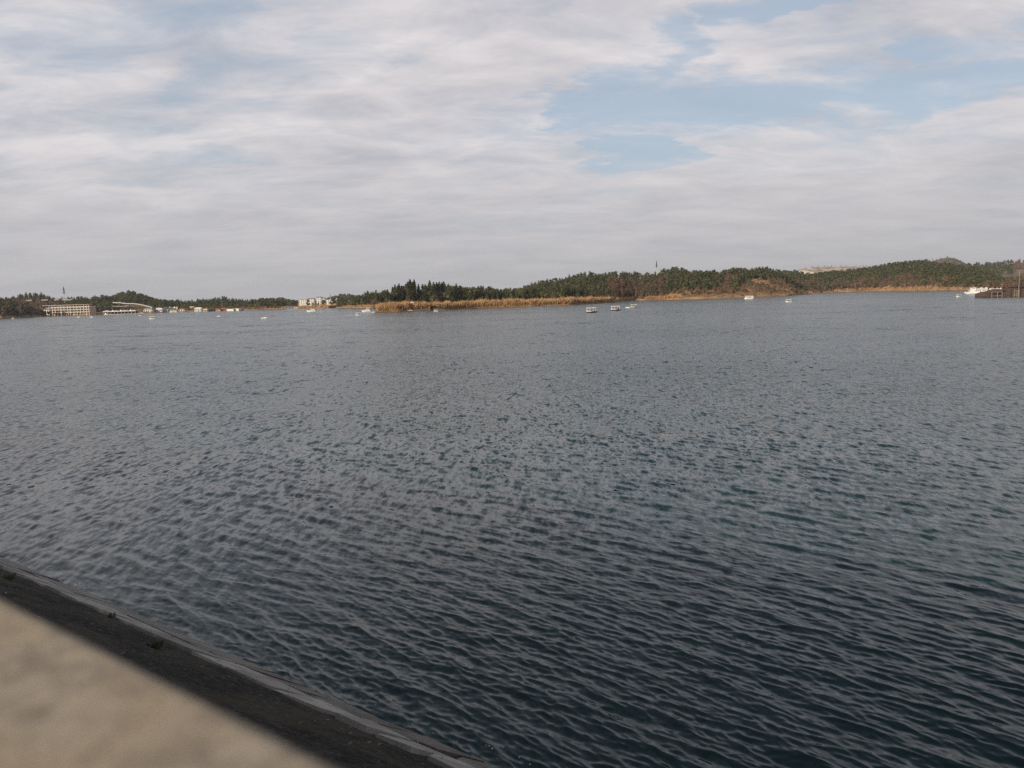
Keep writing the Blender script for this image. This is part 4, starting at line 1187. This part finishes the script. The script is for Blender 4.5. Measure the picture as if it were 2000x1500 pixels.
o = empty('stairway', (w0.x, w0.y, 0), f_, label='stone stairway leading from the shelter down to the water', cat='stairway')
dy = math.hypot(v_.x, v_.y) - math.hypot(w0.x, w0.y)
for i in range(8):
    t = i / 7; MB().box(-1.2 + 1.0 * t, 1.2 + 1.0 * t, .4 + dy * .8 * t, 1.0 + dy * .8 * (t + .12), -.4, .35 + (v_.z - .2) * t).build('step', 'quay', o)
o = empty('landing_stage', (w0.x, w0.y, 0), f_, label='pale concrete landing stage at the foot of the stone stairway', cat='landing stage')
MB().box(-2.4, 1.6, -1.0, .4, .15, .42).build('deck', 'concrete_pale', o)
for x in (-2.2, -.4, 1.4): MB().box(x - .12, x + .12, -.9, -.66, -1.2, .15).build('pile', 'dark_wood', o)
qa, qb = at_shore(812, .6), at_shore(838, .6)
o = empty('quay_wall', (qa.x, qa.y, 0), math.atan2(qb.y - qa.y, qb.x - qa.x), label='low pale stone quay wall among the peninsula reeds', cat='wall')
Lq = (qb - qa).length
for i in range(7): MB().box(Lq * i / 7 + .02, Lq * (i + 1) / 7 - .02, -.25, .25, -.8, .75 + .04 * (i % 3)).build('stone_block', 'quay', o)
MB().box(Lq + .02, Lq + .5, -.3, .3, -.8, 2.5).build('end_pillar', 'quay', o)
b0_ = at_shore(843, .6)
o = empty('boathouse', (b0_.x, b0_.y, 0), facing(b0_), label='dark open boathouse between the reeds and the stone quay', cat='boathouse')
MB().box(-1.5, -1.3, 0, 3, -.6, 2.5).box(1.3, 1.5, 0, 3, -.6, 2.5).box(-1.3, 1.3, 2.7, 3, -.6, 2.5).build('wall', 'dark_wood', o)
MB().box(-1.75, 1.75, -.3, 3.3, 2.5, 2.85, .1, .1).build('roof', 'dark_wood', o)
MB().box(-1.3, 1.3, .02, 2.68, .2, .3).build('floor_deck', 'black', o)

# ------------------------------------------------------------------ masts on the skyline
def tree_mast(px, top, crown, base, d, label, wpx):
    a_, b_ = at(px, top, d), at(px, base, d); h_ = a_.z - b_.z
    o = empty('tree_mast', (b_.x, b_.y, b_.z - 4), facing(b_), label=label, cat='mast')
    MB().tube((0, 0, -3), (0, 0, h_ + 4), .32, .10, 8).build('pole', 'steel', o)
    c0 = at(px, crown, d).z - b_.z + 4; q = random.Random(px); r_ = wpx * d / F / 2
    mb = MB()
    for i in range(170):
        t = q.random(); z = c0 + (h_ + 4 - c0) * t; a = q.uniform(0, 6.28); rr_ = r_ * (1 - t * .75) * q.uniform(.6, 1)
        tip = Vector((math.cos(a) * rr_, math.sin(a) * rr_, z - .1)); s_ = Vector((-math.sin(a), math.cos(a), .3)) * .28
        mb.add([(0, 0, z + .3), tip - s_, tip + s_], [(0, 1, 2)])
    mb.build('branches', 'conifer', o)


tree_mast(1282.5, 510, 522, 532, 800, 'lone tree shaped mast above the hill behind the peninsula', 4.5)
tree_mast(125.5, 560, 573.5, 579, 1000, 'lone tree shaped mast above the hillside behind the terraced building', 5.5)
for px, t_, b_, d, lb in ((1517, 515, 526, 860, 'thin aerial pole on the skyline right of the brown flanked hill'), (1364, 524, 531, 840, 'short thin pole on the skyline in the dip between the hill tops')):
    a_, c_ = at(px, t_, d), at(px, b_, d)
    o = empty('aerial_pole', c_ - Vector((0, 0, 3)), 0, label=lb, cat='pole')
    MB().tube((0, 0, 0), (0, 0, a_.z - c_.z + 3), .14, .06).build('pole', 'steel', o)
    MB().box(-.5, .5, -.04, .04, a_.z - c_.z + 1.6, a_.z - c_.z + 1.75).build('cross_arm', 'steel', o)

# ------------------------------------------------------------------ far white apartments and the spire
def apartment(xa, xb, top, base, d, label, ridge=True, storeys=4):
    c_ = at((xa + xb) / 2, base, d); z0 = c_.z; H_ = at((xa + xb) / 2, top, d).z - z0; W_ = (xb - xa) * c_.y / F
    o = empty('apartment_building', (c_.x, c_.y, z0), facing(c_), label=label, cat='building', group='white apartments beyond the reedy flat')
    MB().box(-W_ / 2, W_ / 2, 0, 9, -4, H_).build('wall', 'white', o)
    rf = MB()
    if ridge: rf.box(-W_ / 2 - .3, W_ / 2 + .3, -.4, 9.4, H_, H_ + 1.3, 1.4, 2.8)
    else: rf.box(-W_ / 2 - .2, W_ / 2 + .2, -.3, 9.2, H_, H_ + .5)
    rf.build('roof', 'grey' if ridge else 'cream', o)
    n = max(2, int(W_ / 2.4)); fh = H_ / storeys
    for j in range(storeys):
        MB().box(-W_ / 2 - .05, W_ / 2 + .05, -.45, -.02, j * fh + fh * .02, j * fh + fh * .12).build('balcony_slab', 'cream', o)
        for i in range(n):
            x = -W_ / 2 + W_ * (i + .5) / n
            MB().box(x - .55, x + .55, -.06, .12, j * fh + fh * .32, j * fh + fh * .82).build('window', 'glass', o)


apartment(584, 599.5, 586.8, 597.5, 1120, 'white apartment block at the left end of the far row', False)
apartment(600, 614, 584, 597, 1170, 'white apartment block second from the left, beside the tall tree', True)
apartment(617.5, 628, 581.2, 597, 1150, 'tallest white apartment block in the far row, with dark gable roof', True, 5)
apartment(628.6, 635, 582.6, 597, 1180, 'narrow white apartment block right of the tallest one', True, 5)
apartment(636, 656, 586, 597, 1120, 'wide white apartment block in the middle of the far row', False)
apartment(657.5, 671, 583.4, 597.5, 1130, 'white apartment block with a raised flat roof above the boat slip', False)
apartment(671.6, 689, 586, 597, 1160, 'white apartment block at the right end, half behind the trees', False)
a_, c_ = at(645.5, 571.5, 1450), at(645.5, 588, 1450)
o = empty('spire', c_ - Vector((0, 0, 2)), facing(c_), label='thin dark spire rising behind the white apartments', cat='tower')
h_ = a_.z - c_.z + 2
MB().box(-.9, .9, -.9, .9, 0, h_ * .68).build('shaft', 'grey', o)
MB().loft([[(1.1 * k * math.cos(t * 1.5708 + .785), 1.1 * k * math.sin(t * 1.5708 + .785), z) for t in range(4)] for z, k in ((h_ * .68, 1.0), (h_ * .78, .55), (h_, .08))]).build('spire_roof', 'grey', o)

# ------------------------------------------------------------------ left waterfront
def place_base(px, py, name, label, cat, d=None, group=None):
    p_, f_, m_ = spot(px, py, d)
    return empty(name, (p_.x, p_.y, max(.0, p_.z)), f_, label=label, cat=cat, group=group), m_


o, m_ = place_base(130, 616.4, 'terraced_building', 'long three storey terraced building with white slabs and columns by the water', 'building')
X_ = lambda px: (px - 130) * m_
Z_ = lambda py: (616.0 - py) * m_ + .2
MB().box(X_(98), X_(174), 3.0, 14, -.5, Z_(599.0)).build('wall', 'peach', o)
for py, xa, xb in ((610.5, 96, 175.5), (605.6, 97, 175), (601.0, 91, 175)):
    MB().box(X_(xa), X_(xb), -.3, 3.0, Z_(py) - .22, Z_(py) + .22).build('floor_slab', 'concrete_pale', o)
MB().box(X_(85.5), X_(175), -.6, 8, Z_(596.0) - .15, Z_(596.0) + .18).build('pergola_roof', 'concrete_pale', o)
cxs = [97.5, 103.5, 109, 115, 120.5, 126.5, 133.5, 138.5, 145.5, 151.5, 158, 164.5, 170, 174.5]
for i, x in enumerate(cxs):
    MB().box(X_(x) - .19, X_(x) + .19, -.2, .2, Z_(610.5) + .22, Z_(605.6) - .22).build('column', 'white', o)
    MB().box(X_(x) - .19, X_(x) + .19, -.2, .2, Z_(605.6) + .22, Z_(601.0) - .22).build('column', 'white', o)
    MB().box(X_(x) - .12, X_(x) + .12, -.3, -.06, Z_(601.0) + .22, Z_(596.0) - .15).build('column', 'concrete_pale', o)
    if x > 100: MB().box(X_(x) - .3, X_(x) + .3, -.2, .3, -.6, Z_(610.5) - .22).build('column', 'peach', o)
for i in range(len(cxs) - 1):
    xa, xb = X_(cxs[i]) + .35, X_(cxs[i + 1]) - .35
    for za, zb in ((Z_(610.5) + .5, Z_(605.6) - .4), (Z_(605.6) + .5, Z_(601.0) - .4)):
        if i in (3,) and za > Z_(606): continue
        MB().box(xa, xb, 2.86, 3.06, za, zb).build('window', 'glass', o)
    if i % 4 != 3: MB().box(xa + .3, xb - .3, 2.88, 3.06, 0, Z_(611.6)).build('doorway_shade_panel', 'black', o)  # black panel: the shade inside the doorway is put into its colour
for za in (Z_(610.5), Z_(605.6), Z_(601.0)):
    MB().box(X_(97), X_(175), -.28, -.22, za + .75, za + .85).build('balcony_rail', 'white', o)
MB().box(X_(86), X_(97), .5, 10, -.5, Z_(603)).build('side_wing', 'cream', o)
MB().box(X_(84), X_(98), -1, 12, Z_(603), Z_(602.2)).build('wing_roof', 'grey', o)

o, m_ = place_base(237, 613.9, 'boat_pavilion', 'long low waterside pavilion with white roof edge and thin posts', 'pavilion')
X_ = lambda px: (px - 237) * m_
Z_ = lambda py: (613.6 - py) * m_ + .1
MB().box(X_(203), X_(270), 0, 7, -.5, .35).build('deck', 'concrete_pale', o)
MB().box(X_(202), X_(266), -.8, 7.5, Z_(608.2), Z_(607.1)).build('roof', 'white', o)
MB().box(X_(204), X_(265), 5.5, 5.8, .35, Z_(608.2)).build('back_wall', 'dark_wood', o)
for i in range(10): MB().tube((X_(204 + i * 6.7), -.3, -.5), (X_(204 + i * 6.7), -.3, Z_(608.2)), .13).build('post', 'white', o)
for xa, xb in ((218, 228), (234, 247), (253, 263)):
    u_ = MB().box(X_(xa), X_(xb), 2, 6, Z_(607.1), Z_(605.6)).build('roof_room', 'grey', o)
    MB().box(X_(xa) - .2, X_(xa) + .9, 1.6, 2.0, Z_(607.1), Z_(605.3)).build('vent', 'white', u_)
MB().box(X_(206), X_(213), -.3, 3, Z_(606.0), Z_(605.4)).build('canopy', 'white', o)
for i, x in enumerate((202, 207, 213, 219, 226, 233, 240, 248, 256, 263, 270, 277)):
    speed_boat(x, 614.3 - (x - 200) * .026, 5.5 + (i % 3) * .8, (.2, math.pi - .1, .05)[i % 3], 'white boat moored along the long low pavilion', 'white' if i % 4 else 'black', 'boats moored along the pavilion')


def house(xa, xb, top, eave, base, label, wallm, roofm, group='harbour houses', wins=2, dback=6.0, dd=0.0, hip=.35):
    p_, f_, m_ = spot((xa + xb) / 2, base); d = math.hypot(p_.x, p_.y) + dd; p_ = p_ * (d / (d - dd)) if dd else p_; m_ = p_.y / F
    o = empty('harbour_house', (p_.x, p_.y, 0), f_, label=label, cat='house', group=group)
    W_ = (xb - xa) * m_; He, Ht = (base - eave) * m_, (base - top) * m_
    MB().box(-W_ / 2, W_ / 2, 0, dback, -.8, He).build('wall', wallm, o)
    MB().box(-W_ / 2 - .5, W_ / 2 + .5, -.6, dback + .6, He, Ht, W_ * hip * .5, dback * .42).build('roof', roofm, o)
    for i in range(wins):
        x = -W_ / 2 + W_ * (i + .5) / wins
        MB().box(x - .5, x + .5, -.08, .1, He * .35, He * .8).build('window', 'glass', o)
    MB().box(-.45 + W_ * .1, .45 + W_ * .1, -.06, .1, 0, He * .3).build('door', 'dark_wood', o)
    return o


house(281, 297, 601.5, 604.5, 611.4, 'beige house with a grey roof left of the white tents', 'cream', 'grey', wins=4)
house(303.5, 316, 601.6, 604.5, 610.7, 'white two tier waterside pavilion under the tents', 'white', 'white', wins=4)
house(320.5, 328, 604.6, 605.6, 610.2, 'small white flat roofed hut right of the two tier pavilion', 'white', 'white', wins=2, hip=.05)
house(330, 345, 604.2, 605.4, 609.8, 'low grey boathouse under the right hand tents', 'cream', 'grey', wins=5, hip=.05)
house(349, 360, 602.4, 604.4, 608.9, 'low brown house with a rusty roof between tents and harbour', 'cream', 'rust', wins=3)
house(368, 380, 598.8, 602.0, 608.2, 'beige house with an ochre roof behind the harbour front', 'cream', 'peach', wins=3, dd=18)
house(380, 393, 600.5, 603.6, 608.0, 'house with a broad white roof at the harbour front', 'cream', 'white', wins=4)
house(397.5, 404.5, 603.4, 605.0, 608.4, 'tiny peach kiosk at the water beside the dark shed', 'peach', 'cream', wins=2, dback=4)
house(405.5, 417, 603.6, 604.6, 608.0, 'dark timber shed at the water right of the peach kiosk', 'dark_wood', 'dark_wood', wins=3, hip=.05)
house(417.8, 430, 602.8, 604.4, 607.6, 'ochre shed with a rusty roof beside the dark timber shed', 'peach', 'rust', wins=3)
house(430.6, 442, 601.8, 603.9, 607.2, 'rusty red shed left of the two white boathouses', 'rust', 'rust', wins=3)
for xa, xb, py, lb in ((443, 456.2, 607.7, 'larger white box shaped boathouse on the harbour front'), (457.4, 466.6, 607.3, 'smaller white box shaped boathouse at the right end of the harbour')):
    p_, f_, m_ = spot((xa + xb) / 2, py); W_ = (xb - xa) * m_
    o = empty('white_boathouse', (p_.x, p_.y, 0), f_, label=lb, cat='boathouse', group='white boathouses')
    MB().box(-W_ / 2, W_ / 2, 0, 6, -.4, 2.15).build('wall', 'white', o)
    MB().box(-W_ / 2 - .15, W_ / 2 + .15, -.2, 6.2, 2.15, 2.4, .1, .1).build('roof', 'teal' if xa == 443 else 'white', o)
    for i in range(3): MB().box(-W_ / 2 + W_ * (i + .15) / 3, -W_ / 2 + W_ * (i + .85) / 3, -.05, .05, .1, 1.7).build('panel', 'cream', o)
    MB().box(-W_ / 2 - .3, W_ / 2 + .3, -.9, -.08, -.3, .18).build('pontoon', 'grey', o)
p_, f_, m_ = spot(472, 606.5)
o = empty('barge', (p_.x, p_.y, 0), f_, label='low dark barge moored right of the white boathouses', cat='barge')
hull(8 * m_, 2.6, .9).build('hull', 'black', o, True); MB().box(-2.2, -.6, -.8, .8, .9, 2.0, .1, .1).build('cabin', 'cream', o)
# peaked tents
for i, (x, w_) in enumerate(((301.5, 9), (311, 9.5), (323.5, 9), (332.5, 9), (341.5, 9))):
    p_, f_, m_ = spot(x, 610.4 - .028 * (x - 300)); d = math.hypot(p_.x, p_.y) + 9; p_ = p_ * (d / (d - 9)); m_ = p_.y / F
    lb = ['leftmost of the five white peaked tents', 'second of the five white peaked tents from the left', 'middle one of the five white peaked tents', 'fourth of the five white peaked tents from the left', 'rightmost of the five white peaked tents'][i]
    o = empty('peaked_tent', (p_.x, p_.y, 0), f_, label=lb, cat='tent', group='white peaked tents')
    W_ = w_ * m_ / 2
    rings = []
    for z, k in ((7.2 * m_, 1.0), (7.9 * m_, .62), (8.7 * m_, .3), (10.4 * m_, .03)): rings.append([(-W_ * k, -W_ * k, z), (W_ * k, -W_ * k, z), (W_ * k, W_ * k, z), (-W_ * k, W_ * k, z)])
    MB().loft(rings).build('canopy', 'white', o)
    for sx in (-1, 1):
        for sy in (-1, 1): MB().tube((sx * W_ * .95, sy * W_ * .95, -.5), (sx * W_ * .95, sy * W_ * .95, 7.2 * m_), .09).build('post', 'white', o)
p_, f_, m_ = spot(346.3, 609.4)
o = empty('harbour_pillar', (p_.x, p_.y, 0), f_, label='slim pale pillar at the right end of the tents', cat='pillar')
MB().box(-.45, .45, -.3, .5, -.5, 10.2 * m_).build('shaft', 'concrete_pale', o); MB().box(-.6, .6, -.45, .65, 10.2 * m_, 10.8 * m_).build('cap', 'grey', o)


# pale walls on the hillside
def ribbon(name, pts, d, thick, h_, label, m='white'):
    o = empty(name, (0, 0, 0), 0, label=label, cat='wall')
    P_ = [at(x, y, d if not isinstance(d, (list, tuple)) else d[i]) for i, (x, y) in enumerate(pts)]
    for i in range(len(P_) - 1):
        a_, b_ = P_[i], P_[i + 1]; nn_ = Vector((a_.x, a_.y, 0)).normalized() * thick
        mb = MB(); vs_ = []
        for q_ in (a_, b_):
            vs_ += [q_ - Vector((0, 0, h_)), q_, q_ + nn_, q_ + nn_ - Vector((0, 0, h_))]
        mb.add(vs_, [(0, 1, 5, 4), (1, 2, 6, 5), (2, 3, 7, 6), (3, 0, 4, 7), (0, 3, 2, 1), (4, 5, 6, 7)]); mb.build('wall_section', m, o)


ribbon('retaining_wall', [(220, 589.8), (228, 590.3), (233.5, 589.9), (239, 591.3), (250, 591.8), (262, 592.3), (272, 593.4), (280, 595.0), (288, 597.0), (297.5, 599.8)], 905, 2.5, 1.0, 'long white curving wall descending the grassy slope behind the pavilion', 'white')
ribbon('retaining_wall', [(219, 597.3), (236, 598.1), (251, 596.6)], 893, 1.0, .5, 'short thin pale wall on the slope below the long white one', 'concrete_pale')
ribbon('retaining_wall', [(50, 585.9), (62, 585.6)], 955, 1.0, 1.0, 'leftmost short pale wall on the brown hillside', 'concrete_pale')
ribbon('retaining_wall', [(80, 585.0), (93, 584.8)], 955, 1.0, 1.0, 'middle short pale wall on the brown hillside', 'concrete_pale')
ribbon('retaining_wall', [(105, 584.6), (114, 584.4)], 950, 1.0, 1.0, 'second pale wall from the right on the brown hillside', 'concrete_pale')
ribbon('retaining_wall', [(121, 584.4), (137, 584.6), (141, 582.4)], 945, 1.0, 1.1, 'rightmost pale wall on the brown hillside, turning upward at its end', 'concrete_pale')

# foam behind moving boats
def wake(px0, py0, px1, py1, label, seed):
    a_, b_ = on_plane(px0, py0), on_plane(px1, py1); q = random.Random(seed); mb = MB(); d_ = (b_ - a_); s_ = Vector((-d_.y, d_.x, 0)).normalized()
    for i in range(90):
        t = q.random() ** 1.4; c_ = a_ + d_ * t + s_ * q.gauss(0, .5 + t * .8); r_ = q.uniform(.15, .5) * (1 - t * .6)
        mb.add([(c_.x + math.cos(k_ * 1.0472) * r_ * 1.6, c_.y + math.sin(k_ * 1.0472) * r_, .10 + .02 * q.random() + (.06 if k_ % 2 else 0)) for k_ in range(6)], [(0, 1, 2, 3, 4, 5)])
    tag(mb.build('foam_wake', 'foam'), label, 'wake', kind='stuff')


M['foam'] = mat('foam', (0.55, 0.56, 0.57), 0.9, 0.05)
wake(618, 609.0, 628, 608.8, 'white foam behind the yacht with the red canopy', 1)
wake(1232, 601.3, 1240, 601.0, 'white foam behind the low motor boat', 2)
wake(693, 616.6, 676, 617.3, 'white foam trailing the canopy boat before the white yacht', 3)

# ------------------------------------------------------------------ haze
mh = bpy.data.materials.new('haze'); mh.use_nodes = True
T = NT(mh.node_tree); T.n.clear()
om = T.new('ShaderNodeOutputMaterial'); pv = T.new('ShaderNodeVolumePrincipled')
pv.inputs['Color'].default_value = (0.56, 0.60, 0.66, 1); pv.inputs['Density'].default_value = 0.00011; pv.inputs['Anisotropy'].default_value = 0.2
T.l.new(pv.outputs[0], om.inputs['Volume'])
hz = MB().box(-2700, 2700, -400, 3000, -4.4, 84).build('haze', mh); tag(hz, 'thin pale haze over the lake', kind='stuff')
